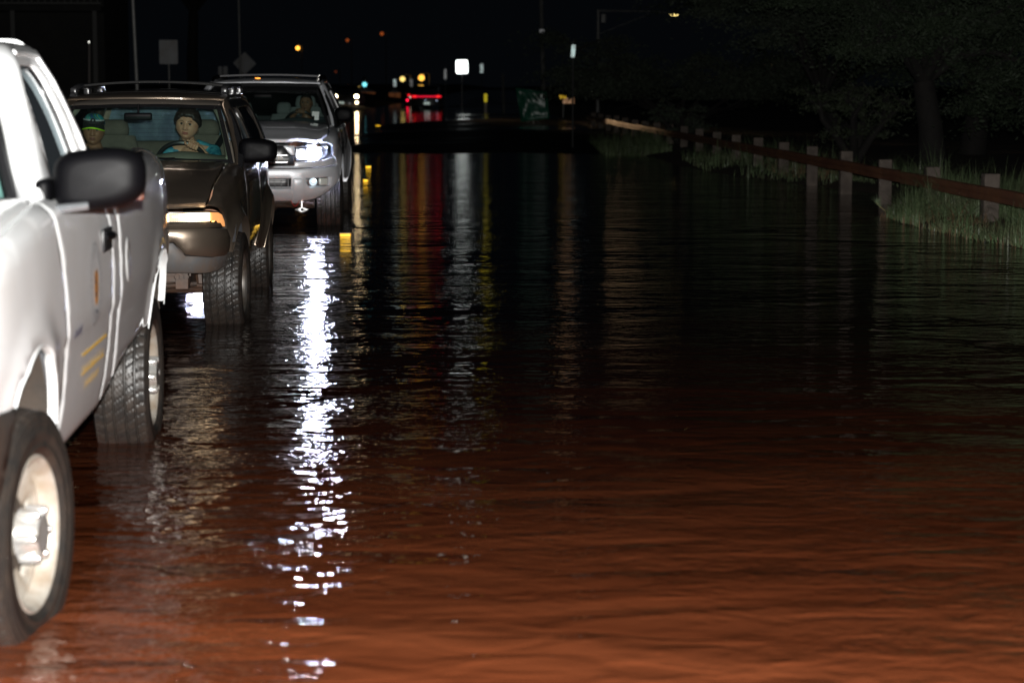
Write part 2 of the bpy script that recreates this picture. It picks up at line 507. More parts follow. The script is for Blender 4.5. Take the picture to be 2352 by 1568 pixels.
# ------------------------------------------------------------------ wheels
def wheel(parent, loc, r, w, rim_r, style, steer=0.0, side=1, mats=None, name='wheel'):
    """tyre with grooved, siped tread; rim; local +x is the outer face"""
    rub, rimm, dark, hubm = mats
    root = empty(name, loc, 0); root.parent = parent
    root.rotation_euler = (0, 0, steer + (math.pi if side < 0 else 0))
    n = 264; hw = w / 2
    cols = []
    # (x, r, kind) across the tread; kind 0 sidewall/1 block/2 groove
    grooves = [-0.60, -0.22, 0.22, 0.60]
    xs = np.linspace(-0.9, 0.9, 50)
    prof = [(-hw * 0.72, rim_r, 0), (-hw * 0.95, rim_r + 0.03, 0), (-hw * 1.04, (rim_r + r) / 2, 0), (-hw * 1.02, r * 0.93, 0), (-hw * .95, r * 0.972, 0)]
    for x in xs:
        g = any(abs(x - q) < 0.035 for q in grooves)
        crown = -0.010 * (abs(x) / 0.86) ** 3
        prof.append((x * hw, r + crown - (0.009 if g else 0), 2 if g else 1))
    prof += [(hw * .95, r * 0.972, 0), (hw * 1.02, r * 0.93, 0), (hw * 1.015, r * 0.90, 0), (hw * 1.045, r * .885, 0), (hw * 1.04, (rim_r + r) / 2 + .02, 0), (hw * 1.065, (rim_r + r) / 2 + .014, 0), (hw * 1.06, (rim_r + r) / 2 - .012, 0), (hw * 1.035, (rim_r + r) / 2 - .018, 0), (hw * 1.02, rim_r + 0.038, 0), (hw * 1.035, rim_r + 0.030, 0), (hw * 1.0, rim_r + 0.022, 0), (hw * 0.93, rim_r + 0.012, 0), (hw * 0.86, rim_r, 0)]
    V = []
    for a, rr, k in prof:
        for j in range(n):
            q = rr
            if k == 1:
                u = a / hw
                row = 0 if abs(u) < .22 else 1 if abs(u) < .6 else 2
                ph = (j + row * 2 + int(u * 9 + 30)) % 6
                if row == 2: ph = (j + int(abs(u) * 4)) % 6
                if ph == 0: q -= 0.004
                elif ph == 3 and row < 2 and (abs(u) * 10) % 2 < 1.0: q -= 0.0015
            th = 2 * math.pi * j / n
            V.append((a, q * math.cos(th), q * math.sin(th)))
    F = [(i * n + j, i * n + (j + 1) % n, (i + 1) * n + (j + 1) % n, (i + 1) * n + j) for i in range(len(prof) - 1) for j in range(n)]
    mb = MB(); mb.add(V, F); mb.build('tyre', rub, root, angle=28)
    # rim barrel and lip
    mb = MB()
    mb.lathe([(-hw * .8, rim_r), (-hw * .7, rim_r * .9), (hw * .5, rim_r * .88), (hw * .80, rim_r * .93), (hw * .9, rim_r * .965), (hw * .93, rim_r * 1.0), (hw * .9, rim_r * 1.03), (hw * .84, rim_r * 1.03)], 64)
    rim = mb.build('rim', rimm, root, angle=50)
    # face disc with openings
    nh = style['n']; poly = [(rim_r * .93 * math.cos(2 * math.pi * k / 60), rim_r * .93 * math.sin(2 * math.pi * k / 60)) for k in range(60)]
    holes = []
    for k in range(nh):
        a0 = 2 * math.pi * (k + .25) / nh
        ro, ri, wd, wi = rim_r * style['ro'], rim_r * style['ri'], style['w'], style['wi']
        hp = [(ro * math.cos(a0 + s_ * wd), ro * math.sin(a0 + s_ * wd)) for s_ in (-1, -.5, 0, .5, 1)] + [(ri * math.cos(a0 + s_ * wi), ri * math.sin(a0 + s_ * wi)) for s_ in (1, 0, -1)]
        holes.append(rounded(hp, 0.012, 3))
    dp = style['dish']
    def face(u, v):
        q = math.hypot(u, v) / rim_r
        return Vector((hw * .62 + dp * (1 - abs(q - .45) * 1.6), u, v))
    mb = MB(); panel(mb, poly, face, holes, res=0.03, lip=0.004, thick=0.02)
    mb.build('rim_face', rimm, rim)
    mb = MB(); mb.lathe([(hw * .1, rim_r * .88), (hw * .1, 0.01)], 40); mb.lathe([(hw * .12, rim_r * .55), (hw * .3, rim_r * .5), (hw * .3, .03)], 32)
    mb.build('brake_disc', dark, root)
    mb = MB()
    hr = style.get('hub', 0.055)
    hd = style.get('hubd', 0.05)
    mb.lathe([(hw * .55, hr * 1.15), (hw * .6 + hd * .7, hr), (hw * .6 + hd, hr * .85), (hw * .6 + hd, 0.001)], 32)
    nl = style.get('lugs', 6)
    for k in range(nl):
        a = 2 * math.pi * k / nl; q = style.get('lr', hr * 1.35)
        mb.add(*_cyl((hw * .6, q * math.cos(a), q * math.sin(a)), style.get('lug', 0.014), style.get('lugd', 0.03)))
    mb.build('hub_cap', hubm, root, angle=40)
    return root

def _cyl(c, r, h, n=10):
    V = []
    for a, rr in ((0, r), (h * .8, r), (h, r * .7)):
        for k in range(n):
            th = 2 * math.pi * k / n; V.append((c[0] + a, c[1] + rr * math.cos(th), c[2] + rr * math.sin(th)))
    F = [(i * n + k, i * n + (k + 1) % n, (i + 1) * n + (k + 1) % n, (i + 1) * n + k) for i in range(2) for k in range(n)]
    F.append(tuple(2 * n + k for k in range(n)))
    return V, F

def seat(parent, x, y, z, m, w=0.5, head=True, tilt=12, h=0.6, headw=.26, hz=0.17, shape='bucket'):
    root = empty('seat', (x, y, z)); root.parent = parent
    mb = MB(); mb.box((0, 0, 0), (w, 0.5, 0.16), bev=.05); mb.build('seat_cushion', m, root)
    Mx = Matrix.Translation((0, .24, 0)) @ Matrix.Rotation(R(-tilt), 4, 'X')
    mb = MB()
    def f(u, v):
        a = 2 * math.pi * u
        wv = w / 2 * (1 - .30 * v ** 2.2); dz = h * v
        return Mx @ Vector((wv * (abs(math.cos(a)) ** .5) * math.copysign(1, math.cos(a)), .065 * (1 - .3 * v) * (abs(math.sin(a)) ** .6) * math.copysign(1, math.sin(a)), dz * (1 if v < .999 else 1)))
    mb.grid(f, 28, 12)
    n = len(mb.v); top = [i for i in range(n - 29, n - 1)]
    mb.f.append(tuple(top))
    mb.build('seat_back', m, root, angle=60)
    if head:
        mb = MB(); mb.box(Mx @ Vector((0, 0, h + hz * .5)), (headw, .1, hz), Matrix.Rotation(R(-tilt), 4, 'X'), bev=.045, taper=.85)
        mb.build('headrest', m, root)
    return root

def steering_wheel(parent, loc, tilt, r, m):
    mb = MB(); M = Matrix.Translation(loc) @ Matrix.Rotation(R(tilt), 4, 'X')
    n = 40; V = [];
    for i in range(n):
        a = 2 * math.pi * i / n
        for j in range(8):
            b = 2 * math.pi * j / 8; q = r + .016 * math.cos(b)
            V.append(M @ Vector((q * math.cos(a), .016 * math.sin(b), q * math.sin(a))))
    F = [(i * 8 + j, ((i + 1) % n) * 8 + j, ((i + 1) % n) * 8 + (j + 1) % 8, i * 8 + (j + 1) % 8) for i in range(n) for j in range(8)]
    mb.add(V, F)
    for a in (0, 180, 250, 290):
        mb.tube([M @ Vector((0, .02, 0)), M @ Vector((r * .95 * math.cos(R(a)), 0, r * .95 * math.sin(R(a))))], .016, 8)
    mb.sphere(M @ Vector((0, 0, 0)), (.07, .03, .06))
    return mb.build('steering_wheel', m, parent)
# ------------------------------------------------------------------ shared materials
WHITE = paint("white_paint", (0.74, 0.76, 0.77), 0.0, 0.4, grime=(0.58, 0.57, 0.54))
BROWN = paint("pewter_brown_paint", (0.25, 0.20, 0.155), 0.85, 0.31, grime=(0.19, 0.15, 0.115))
SILVER = paint("silver_paint", (0.80, 0.82, 0.86), 0.35, 0.42, grime=(0.70, 0.71, 0.74))
DARKCAR = paint("dark_paint", (0.02, 0.021, 0.024), 0.2, 0.3)
BLACKPL = mat("black_plastic", (0.0018, 0.0018, 0.0024), 0.50, spec=.10, vary=0.3, vscale=14, bump=0.00008, bscale=260, rvary=.06)
GREYPL = mat("grey_plastic", (0.07, 0.07, 0.072), 0.5, vary=0.35, vscale=9, bump=0.0006, bscale=220, dirt=(0.085, 0.06, 0.045))
TRIM = mat("black_trim", (0.012, 0.012, 0.013), 0.3, rvary=.1)
BUMPBLK = mat("bumper_black", (0.020, 0.018, 0.017), 0.5, spec=.3, vary=.3, vscale=9, dirt=(0.035, 0.025, 0.019))
UNDER = mat("underbody_steel", (0.045, 0.034, 0.028), 0.55, metal=.3, vary=.5, vscale=12, bump=.002, bscale=30, dirt=(0.07, 0.035, 0.02))
LINER = mat("wheel_well_liner", (0.020, 0.016, 0.013), 0.8, vary=.5, vscale=7, bump=.003, bscale=60, dirt=(0.032, 0.022, 0.015))
RUBBER = mat("tyre_rubber", (0.013, 0.0125, 0.012), 0.42, spec=.35, vary=.3, vscale=18, bump=.0005, bscale=150, dirt=(0.026, 0.020, 0.016), rvary=.12)
ALU = mat("painted_rim", (0.40, 0.385, 0.35), 0.35, metal=.3, dirt=(0.24, 0.19, 0.14), vscale=9, rvary=.12)
CHROME = mat("chrome", (0.55, 0.55, 0.55), 0.2, metal=.7, dirt=(0.42, 0.40, 0.35), vscale=20)
DARKRIM = mat("dark_rim", (0.22, 0.21, 0.20), 0.4, metal=.8, dirt=(0.12, 0.09, 0.06))
DISC = mat("brake_steel", (0.10, 0.08, 0.065), 0.6, metal=.5, vary=.5, vscale=18)
TANFAB = mat("tan_seat_fabric", (0.095, 0.082, 0.064), 0.9, vary=.25, vscale=20, bump=.001, bscale=300)
TEALFAB = mat("grey_seat_fabric", (0.15, 0.19, 0.19), 0.9, vary=.4, vscale=12)
DASH = mat("dashboard_tan", (0.30, 0.29, 0.23), 0.35, vary=.2, vscale=10)
DASHG = mat("dashboard_grey", (0.10, 0.11, 0.125), 0.6, vary=.2, vscale=10)
INNER = mat("cabin_lining", (0.10, 0.085, 0.07), 0.85)
INNERD = mat("cabin_lining_dark", (0.03, 0.03, 0.033), 0.85)
GLASS_T = glass("teal_windscreen", (0.66, 0.86, 0.82), refl=.55)
GLASS_B = glass("windscreen", (0.56, 0.67, 0.63), refl=.45, film=.022, film_col=(.45, .62, .62), pattern=2.5)  # thin teal film added as painted haze over the cabin
GLASS_D = glass("dark_side_glass", (0.16, 0.17, 0.18), refl=1.0)
GLASS_S = glass("side_glass", (0.55, 0.6, 0.62), refl=1.0)
GLASS_W = glass("wet_rear_glass", (0.25, 0.32, 0.36), film=.62, film_col=(0.42, 0.58, 0.68), pattern=5)
MIRRORG = mat("mirror_glass", (0.5, 0.5, 0.5), 0.02, metal=1)
LENS = glass("lamp_lens", (0.95, 0.95, 0.95), refl=1.2)
AMBERL = mat("amber_lens", (0.75, 0.22, 0.03), 0.15, emit=(1.0, 0.33, 0.05), es=0.5)
REDL = mat("red_lens", (0.4, 0.01, 0.01), 0.15)
WHITEST = mat("white_sticker", (0.6, 0.66, 0.62), 0.6)
YELLOWM = mat("yellow_decal", (0.75, 0.47, 0.02), 0.4)
DARKM = mat("dark_decal", (0.05, 0.05, 0.07), 0.4)
GREYM = mat("seal_decal_grey", (0.19, 0.19, 0.20), 0.4, vary=.3, vscale=90)
ORANGEM = mat("seal_decal_orange", (0.62, 0.27, 0.05), 0.4, vary=.75, vscale=70)

MAT_WHEEL_T = (RUBBER, ALU, DISC, CHROME)
MAT_WHEEL_D = (RUBBER, DARKRIM, DISC, DARKRIM)
# ------------------------------------------------------------------ flood water, road, banks
def water_material():
    m = bpy.data.materials.new("muddy_flood_water"); m.use_nodes = True
    nt = m.node_tree; N = nt.nodes; L = nt.links; b = N["Principled BSDF"]
    b.inputs["Roughness"].default_value = 0.03
    b.inputs["IOR"].default_value = 1.33
    tc = N.new("ShaderNodeTexCoord")
    def noise_(scale, rot, detail=3, rough=.5, dist=0.0, off=0.0):
        mp = N.new("ShaderNodeMapping"); mp.inputs["Scale"].default_value = scale; mp.inputs["Rotation"].default_value = (0, 0, math.radians(rot))
        mp.inputs["Location"].default_value = (off, off * 1.7, 0)
        L.new(tc.outputs["Object"], mp.inputs[0])
        n = N.new("ShaderNodeTexNoise"); n.noise_dimensions = '2D'; n.inputs["Scale"].default_value = 1.0
        n.inputs["Detail"].default_value = detail; n.inputs["Roughness"].default_value = rough; n.inputs["Distortion"].default_value = dist
        L.new(mp.outputs[0], n.inputs["Vector"]); return n.outputs["Fac"]
    def math_(op, a, bb):
        n = N.new("ShaderNodeMath"); n.operation = op
        for i, q in enumerate((a, bb)):
            if isinstance(q, (int, float)): n.inputs[i].default_value = q
            else: L.new(q, n.inputs[i])
        return n.outputs[0]
    def ramp(a, lo, hi, o0, o1):
        n = N.new("ShaderNodeMapRange"); n.inputs[1].default_value = lo; n.inputs[2].default_value = hi
        n.inputs[3].default_value = o0; n.inputs[4].default_value = o1; L.new(a, n.inputs[0]); return n.outputs[0]
    # silt: slow clouds of lighter and darker mud
    cl = noise_((.35, .9, 1), 8, 5, .6, .4, 3)
    mx = N.new("ShaderNodeMix"); mx.data_type = 'RGBA'; L.new(ramp(cl, .3, .7, 0, 1), mx.inputs[0])
    mx.inputs[6].default_value = (0.30, 0.070, 0.024, 1); mx.inputs[7].default_value = (0.50, 0.135, 0.050, 1)
    # light has to enter the water and leave it again: the silt shows less the flatter one looks, steepened to paint in flash falloff
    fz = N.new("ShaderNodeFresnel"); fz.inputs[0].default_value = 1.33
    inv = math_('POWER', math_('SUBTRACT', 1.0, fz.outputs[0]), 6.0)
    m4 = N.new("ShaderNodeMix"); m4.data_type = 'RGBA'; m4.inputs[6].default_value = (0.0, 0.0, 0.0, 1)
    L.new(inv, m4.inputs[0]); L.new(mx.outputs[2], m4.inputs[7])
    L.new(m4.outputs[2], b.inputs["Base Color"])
    # ripples: swell crests lying across the view, running down to the right; finer chop on top, in patches
    h0 = noise_((.55, 1.3, 1), -25, 2, .5, .6, 21)
    h1 = noise_((2.6, 5.2, 1), -24, 2, .5, .5, 0)
    h2 = noise_((6.5, 11, 1), 12, 2, .5, .4, 7)
    h3 = noise_((15, 23, 1), -10, 2, .5, .3, 11)
    h4 = noise_((34, 44, 1), 5, 2, .5, .2, 15)
    pt = ramp(noise_((.5, .55, 1), 20, 3, .55, .4, 5), .36, .64, .25, 1.35)
    pf = ramp(noise_((.9, .8, 1), -30, 3, .55, .4, 9), .40, .62, .12, 1.35)
    hh = math_('ADD', math_('MULTIPLY', h0, .0300), math_('MULTIPLY', h1, .0115))
    hh = math_('ADD', hh, math_('MULTIPLY', math_('MULTIPLY', h2, .0052), pt))
    hh = math_('ADD', hh, math_('MULTIPLY', math_('MULTIPLY', h3, .0040), pf))
    sp0 = N.new("ShaderNodeSeparateXYZ"); L.new(tc.outputs["Object"], sp0.inputs[0])
    hh = math_('ADD', hh, math_('MULTIPLY', math_('MULTIPLY', h4, ramp(sp0.outputs[1], 9, 30, .0008, .0026)), pf))
    # calmer far away from the moving vehicles
    sp = N.new("ShaderNodeSeparateXYZ"); L.new(tc.outputs["Object"], sp.inputs[0])
    far = ramp(sp.outputs[1], 34, 80, 1.0, .55)
    hh = math_('MULTIPLY', hh, far)
    hh = math_('MULTIPLY', hh, ramp(sp.outputs[1], 6, 12, 1.4, 1.0))      # wash thrown off the nearest wheels
    L.new(ramp(sp.outputs[1], 18, 46, .03, .10), b.inputs["Roughness"])   # wind-roughened further out
    bp = N.new("ShaderNodeBump"); bp.inputs["Distance"].default_value = 1.0; bp.inputs["Strength"].default_value = 1.0
    L.new(hh, bp.inputs["Height"]); L.new(bp.outputs[0], b.inputs["Normal"])
    return m
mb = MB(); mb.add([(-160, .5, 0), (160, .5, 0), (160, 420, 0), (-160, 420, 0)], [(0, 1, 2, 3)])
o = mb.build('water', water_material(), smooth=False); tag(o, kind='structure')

# the road climbs out of the flood some 46 m ahead: coarse wet asphalt with sheets of standing water
def road_material():
    m = bpy.data.materials.new("wet_asphalt"); m.use_nodes = True
    nt = m.node_tree; N = nt.nodes; L = nt.links; b = N["Principled BSDF"]
    tc = N.new("ShaderNodeTexCoord"); sp = N.new("ShaderNodeSeparateXYZ"); L.new(tc.outputs["Object"], sp.inputs[0])
    mp = N.new("ShaderNodeMapping"); mp.inputs["Scale"].default_value = (.10, .085, 1); mp.inputs["Location"].default_value = (0, .35, 0); L.new(tc.outputs["Object"], mp.inputs[0])
    no = N.new("ShaderNodeTexNoise"); no.noise_dimensions = '2D'; no.inputs["Scale"].default_value = 1; no.inputs["Detail"].default_value = 4; L.new(mp.outputs[0], no.inputs["Vector"])
    # more puddles further up the road
    fr = N.new("ShaderNodeMapRange"); fr.inputs[1].default_value = 58; fr.inputs[2].default_value = 100; fr.inputs[3].default_value = -.13; fr.inputs[4].default_value = .10; L.new(sp.outputs[1], fr.inputs[0])
    ad = N.new("ShaderNodeMath"); ad.operation = 'ADD'; L.new(no.outputs["Fac"], ad.inputs[0]); L.new(fr.outputs[0], ad.inputs[1])
    xr = N.new("ShaderNodeMapRange"); xr.inputs[1].default_value = -5.2; xr.inputs[2].default_value = -3.6; xr.inputs[3].default_value = .34; xr.inputs[4].default_value = 0; L.new(sp.outputs[0], xr.inputs[0])
    a2 = N.new("ShaderNodeMath"); a2.operation = 'ADD'; L.new(ad.outputs[0], a2.inputs[0]); L.new(xr.outputs[0], a2.inputs[1]); ad = a2
    er = N.new("ShaderNodeMapRange"); er.inputs[1].default_value = 52; er.inputs[2].default_value = 60; er.inputs[3].default_value = -.15; er.inputs[4].default_value = 0; L.new(sp.outputs[1], er.inputs[0])
    a3 = N.new("ShaderNodeMath"); a3.operation = 'ADD'; L.new(ad.outputs[0], a3.inputs[0]); L.new(er.outputs[0], a3.inputs[1]); ad = a3
    pm = N.new("ShaderNodeMapRange"); pm.inputs[1].default_value = .42; pm.inputs[2].default_value = .62; L.new(ad.outputs[0], pm.inputs[0])
    r_ = N.new("ShaderNodeMapRange"); r_.inputs[3].default_value = .62; r_.inputs[4].default_value = .045; L.new(pm.outputs[0], r_.inputs[0]); L.new(r_.outputs[0], b.inputs["Roughness"])
    s_ = N.new("ShaderNodeMapRange"); s_.inputs[3].default_value = .12; s_.inputs[4].default_value = .42; L.new(pm.outputs[0], s_.inputs[0]); L.new(s_.outputs[0], b.inputs["Specular IOR Level"])
    b.inputs["Base Color"].default_value = (.022, .021, .021, 1)
    n2 = N.new("ShaderNodeTexNoise"); n2.inputs["Scale"].default_value = 3; n2.inputs["Detail"].default_value = 3; L.new(tc.outputs["Object"], n2.inputs["Vector"])
    bp = N.new("ShaderNodeBump"); bp.inputs["Distance"].default_value = .006; L.new(n2.outputs["Fac"], bp.inputs["Height"]); L.new(bp.outputs[0], b.inputs["Normal"])
    return m
nr_ = 80; NS = nr_ + 1
def sst(a, b_, x):
    k = max(0.0, min(1.0, (x - a) / (b_ - a))); return k * k * (3 - 2 * k)
rows = [0, 1.2, 2.5, 4, 5.5, 7, 9, 12, 20, 40, 62, 120, 370]
V = []
for d in rows:
    for i in range(NS):
        x = -14 + 20 * i / nr_; y0 = 49 + 3.0 * noise.noise(Vector((x * .35, 0, 4))) + .5 * noise.noise(Vector((x * 1.9, 3, 4)))
        y = y0 + d * (1 if d < 20 else (49 + d - y0) / d)
        xx = x - .053 * max(0, y - 55)
        V.append((xx, y, .004 + .10 * sst(-2.5, 1.5, x) * sst(0, 12, d) * (1 - sst(60, 110, d)) + .01 * sst(0, 60, d)))
F = [(j_ * NS + i, j_ * NS + i + 1, (j_ + 1) * NS + i + 1, (j_ + 1) * NS + i) for j_ in range(len(rows) - 1) for i in range(nr_)]
o = meshobj('road', V, F, road_material(), smooth=False); tag(o, kind='structure')

# right bank: the edge of the water wanders
def bank_x(y):
    base = interp([(15, 5.3), (20.6, 4.93), (22.3, 4.62), (25.2, 4.42), (27, 4.95), (30, 5.25), (33, 4.75), (36, 3.9), (40, 3.3), (45, 3.0), (52, 2.6), (60, 2.3), (90, 1.2), (130, 0.5)])(y)
    return base + .10 * noise.noise(Vector((0, y * 1.3, 0))) 
def ground_z(x, y):
    d = x - bank_x(y)
    if d > 0: z = .22 * (1 - math.exp(-d / 1.1)) + .04 * noise.noise(Vector((x * .8, y * .8, 0))) * min(1, d)
    else: z = max(-.16, d * .5)
    if x < -8: z = max(z, min(.9, (-8 - x) * .14 - .05) + .05 * noise.noise(Vector((x * .5, y * .5, 3))))
    if y > 170: z = max(z, (y - 170) * .0012 * 0 + z)
    return z
xs_ = sorted(set([-160, -90, -60, -40, -30, -24, -20, -16, -13, -11, -9.5, -8.5, -8, -7, -4, -1, 0] + [i * .35 for i in range(0, 26)] + [10, 12, 15, 20, 28, 40, 60, 100, 160]))
ys_ = [-5, 0, 6, 12] + [14 + .6 * i for i in range(70)] + [56 + 3 * i for i in range(30)] + [150, 180, 230, 300, 420, 700]
V = [(x, y, ground_z(x, y)) for y in ys_ for x in xs_]; n = len(xs_)
F = [(j * n + i, j * n + i + 1, (j + 1) * n + i + 1, (j + 1) * n + i) for j in range(len(ys_) - 1) for i in range(n - 1)]
SOIL = mat("wet_soil", (0.055, 0.038, 0.024), 0.75, vary=.6, vscale=1.5, bump=.02, bscale=6)
o = meshobj('ground', V, F, SOIL); tag(o, kind='structure')
# ------------------------------------------------------------------ white pickup truck, closest to the camera
def build_pickup():
    PX, PY, RZ = -2.389, 6.158, math.radians(3.0)
    t = empty('pickup_truck', (PX, PY, -DEPTH), RZ,
              'white pickup truck nearest the camera, round seal on its door', 'pickup truck')
    contour = [(0, -.95), (.5, -.93), (.8, -.86), (.93, -.74), (.98, -.5), (1.0, 0), (1.0, .6), (.997, 2), (.980, 3.4), (.935, 4.2), (.885, 4.62)]
    hood = interp([(-1.0, 1.10), (-.5, 1.235), (0, 1.30), (.45, 1.33), (1.86, 1.335), (1.90, 1.375), (4.7, 1.375)])
    def rr(y): return 0.13 if y > 1.88 else 0.085
    def inset(z, y):
        a = interp([(.40, .080), (.6, .040), (.80, .016), (.855, .010), (.885, .001), (1.0, 0.0), (1.15, .004), (1.25, .016), (1.34, .035)])(z)
        return a
    W0, W1 = 0.0, 3.457
    RA = 0.455
    ZC = 0.475
    sh = Shell(contour, hood, rr, inset, lambda y: .05 if y < 1.0 else 0.0, flares=((W0, ZC, RA, RA + .14, .012), (W1, ZC, RA, RA + .16, .014)))
    T = sh.ty
    def both(name, poly, m, **kw):
        for mir in (False, True):
            mb = MB(); panel(mb, poly, sh.W, **kw); mb.build(name, m, t, mirror=mir)
    def archpts(yc, a0, a1, r=RA, n=18):
        return [(T(yc) + r * math.cos(R(a0 + (a1 - a0) * i / n)), ZC + r * math.sin(R(a0 + (a1 - a0) * i / n))) for i in range(n + 1)]
    vt = lambda y, d=0.0: sh.vtop(T(y), d)
    seam = [(.52, .50), (.60, .62), (.615, .70), (.60, .82), (.575, .95), (.54, 1.08), (.50, 1.20), (.47, vt(.47, -.01))]
    g = .007
    # fender: from the nose to the door seam, over the wheel arch
    front = [(T(-.60), .86), (T(-.42), .82)] + archpts(W0, 126, -8)
    front[1] = (archpts(W0, 126, 127, n=1)[0][0] - .002, .83)
    poly = [(T(-.66), .81)] + archpts(W0, 135, -2) + [(T(y) - g, z) for y, z in seam[0:1]] + [(T(y) - g, z) for y, z in seam[1:]] + \
           [(T(.1), vt(.1, -.035)), (T(-.25), vt(-.25, -.035)), (T(-.5), vt(-.5, -.04)), (T(-.68), vt(-.68, -.05))]
    both('fender', poly, WHITE, res=.04, lip=.006)
    # bright folded arch lip
    for yc, a0, a1 in ((W0, 135, -6), (W1, 160, 22)):
        for mir in (False, True):
            mb = MB(); pts = archpts(yc, a0, a1, RA + (.001 if yc == W0 else .021), 30)
            P = [sh.W(*p) for p in pts]
            Q = [Vector((p.x - .022 * (1.02 - abs(2 * i / 30 - 1) ** 3), p.y, p.z)) for i, p in enumerate(P)]
            n = len(P); mb.add([p + Vector((.002, 0, 0)) for p in P] + Q, [(i, i + 1, n + i + 1, n + i) for i in range(n - 1)])
            mb.build('arch_lip', WHITE, t, mirror=mir, angle=80)
    # door
    dr = [(1.60, .515), (1.66, .62), (1.68, .74), (1.67, .84), (1.69, 1.0), (1.68, 1.15), (1.63, 1.26), (1.60, vt(1.6, -.01))]
    poly = [(T(y) + g, z) for y, z in seam[:1]] + [(T(1.60) - g, .515)] + [(T(y) - g, z) for y, z in dr[1:]] + [(T(y) + g, z) for y, z in seam[:0:-1]]
    both('door', poly, WHITE, res=.04, lip=.006)
    # cab corner and sill, between door and bed
    poly = [(T(1.60) + g, .52)] + [(T(1.90), .56), (T(1.90), 1.0), (T(1.885), 1.2), (T(1.87), vt(1.87, -.01))] + [(T(y) + g, z) for y, z in dr[:0:-1]]
    both('cab_corner', poly, WHITE, res=.04, lip=.006)
    # bed side
    poly = [(T(1.925), .57), (T(2.4), .63)] + archpts(W1, 158, 24, RA + .02)[0:] + [(T(4.56), .82), (T(4.60), 1.1), (T(4.60), vt(4.6, .03)), (T(1.915), vt(1.915, .05)), (T(1.92), 1.0)]
    both('bed_side', poly, WHITE, res=.05, lip=.009)
    # fuel door
    poly = [(T(2.14) + .075 * math.cos(2 * math.pi * k / 24), 1.01 + .092 * math.sin(2 * math.pi * k / 24)) for k in range(24)]
    mb = MB(); panel(mb, poly, sh.W, res=.03, lip=.006, off=.003, thick=.004); mb.build('fuel_door', WHITE, t)
    # hood
    def hoodf(x, y): return Vector((x, y, sh.H(x, y) + .006))
    edge = []
    for y in (-.70, -.5, -.25, .1, .36):
        q = sh.W(T(y), vt(y, -.028)); edge.append((q.x, q.y))
    hl = [(x, y) for x, y in edge]
    poly = [(-x, y) for x, y in hl[::-1]][::-1]
    outl = [(x, y) for x, y in hl] + [(.55, .30), (0, .22), (-.55, .30)] + [(-x, y) for x, y in hl[::-1]] + [(-.5, -.86), (0, -.88), (.5, -.86)]
    mb = MB(); panel(mb, outl, hoodf, res=.08, lip=.01, thick=.03); mb.build('hood', WHITE, t)
    # cowl
    mb = MB(); mb.box((0, .50, 1.30), (1.72, .36, .05), bev=.01); mb.build('cowl', TRIM, t)
    # nose: grille, headlamps, bumper
    zt = lambda x: sh.vtop(sh.tx(x), -.05)
    X = sh.tx
    mb = MB(); panel(mb, [(-X(.5), .86), (X(.5), .86), (X(.5), 1.06), (-X(.5), 1.06)], lambda u, v: sh.W(abs(u), v) if u >= 0 else Vector((-sh.W(-u, v).x, sh.W(-u, v).y, v)), off=-.03, res=.08)
    mb.build('grille', TRIM, t)
    mb = MB(); mb.box((0, -.95, .96), (1.0, .03, .05), bev=.01); mb.build('grille_bar', CHROME, t)
    poly = [(X(.52), .87), (X(.93), .87), (X(.95) + .1, .95), (X(.9), 1.07), (X(.52), 1.08)]
    both('headlight', rounded(poly, .03), mat("clear_lamp", (.5, .5, .5), .1, metal=.6), res=.05)
    poly = [(0.001, .46), (X(.9), .46), (T(-.60), .45), (T(-.50), .47), (T(-.42), .60), (T(-.38), .70), (T(-.335), .795), (T(-.44), .802), (T(-.64), .805), (X(.9), .84), (0.001, .84)]
    both('bumper', rounded(poly, .02), BUMPBLK, off=.012, res=.05, lip=.012)
    poly = [(T(-.64), .47), (T(-.57), .50), (T(-.54), .62), (T(-.66), .62)]
    both('bumper_step', poly, BLACKPL, off=.026, res=.05, lip=.006)
    # wheel wells and underbody
    for yc in (W0, W1):
        for s_ in (1, -1):
            mb = MB()
            mb.grid(lambda u, v: Vector((s_ * ((.955 if yc == W0 else .915) - .42 * v), yc + (RA + .035) * math.cos(math.pi * (.80 - .70 * u)), ZC + .0 + (RA + .035) * math.sin(math.pi * (.80 - .70 * u)))), 28, 5)
            mb.build('wheel_well', LINER, t)
            mb = MB(); mb.box((s_ * .56, yc, .72), (.02, .8, .42)); mb.build('wheel_well_wall', LINER, t)
    mb = MB(); mb.box((0, .2, .60), (1.0, 2.2, .34)); mb.box((0, 1.2, .56), (1.84, 1.25, .10)); mb.box((0, 3.3, .62), (.95, 2.5, .22)); mb.box((0, 2.35, .62), (1.7, .8, .10))
    mb.box((.45, 1.9, .50), (.08, 4.6, .14)); mb.box((-.45, 1.9, .50), (.08, 4.6, .14)); mb.build('chassis', UNDER, t)
    mb = MB(); mb.box((0, 3.26, .98), (1.62, 2.66, .06)); mb.box((0, 4.58, 1.03), (1.66, .05, .58), bev=.02); mb.box((0, 1.95, 1.12), (1.6, .04, .40))
    for s_ in (1, -1): mb.box((s_ * .80, 3.26, 1.13), (.04, 2.60, .34))
    mb.build('bed_floor', WHITE, t)
    # cab: side upper
    xs = interp([(1.30, .935), (1.447, .885), (1.574, .838), (1.677, .790), (1.797, .722), (1.825, .698), (1.845, .668)])
    def U(y, z): return Vector((xs(z) + .006 - .015 * max(0, (.9 - y)) , y, z))
    zb = 1.318
    out = [(.60, zb), (1.865, zb), (1.875, 1.5), (1.86, 1.838), (1.30, 1.838), (1.20, 1.80), (1.08, 1.72), (.84, 1.54)]
    win = rounded([(.86, zb + .035), (1.60, zb + .035), (1.63, 1.70), (1.585, 1.765), (1.20, 1.765), (1.10, 1.70)], .05, 5)
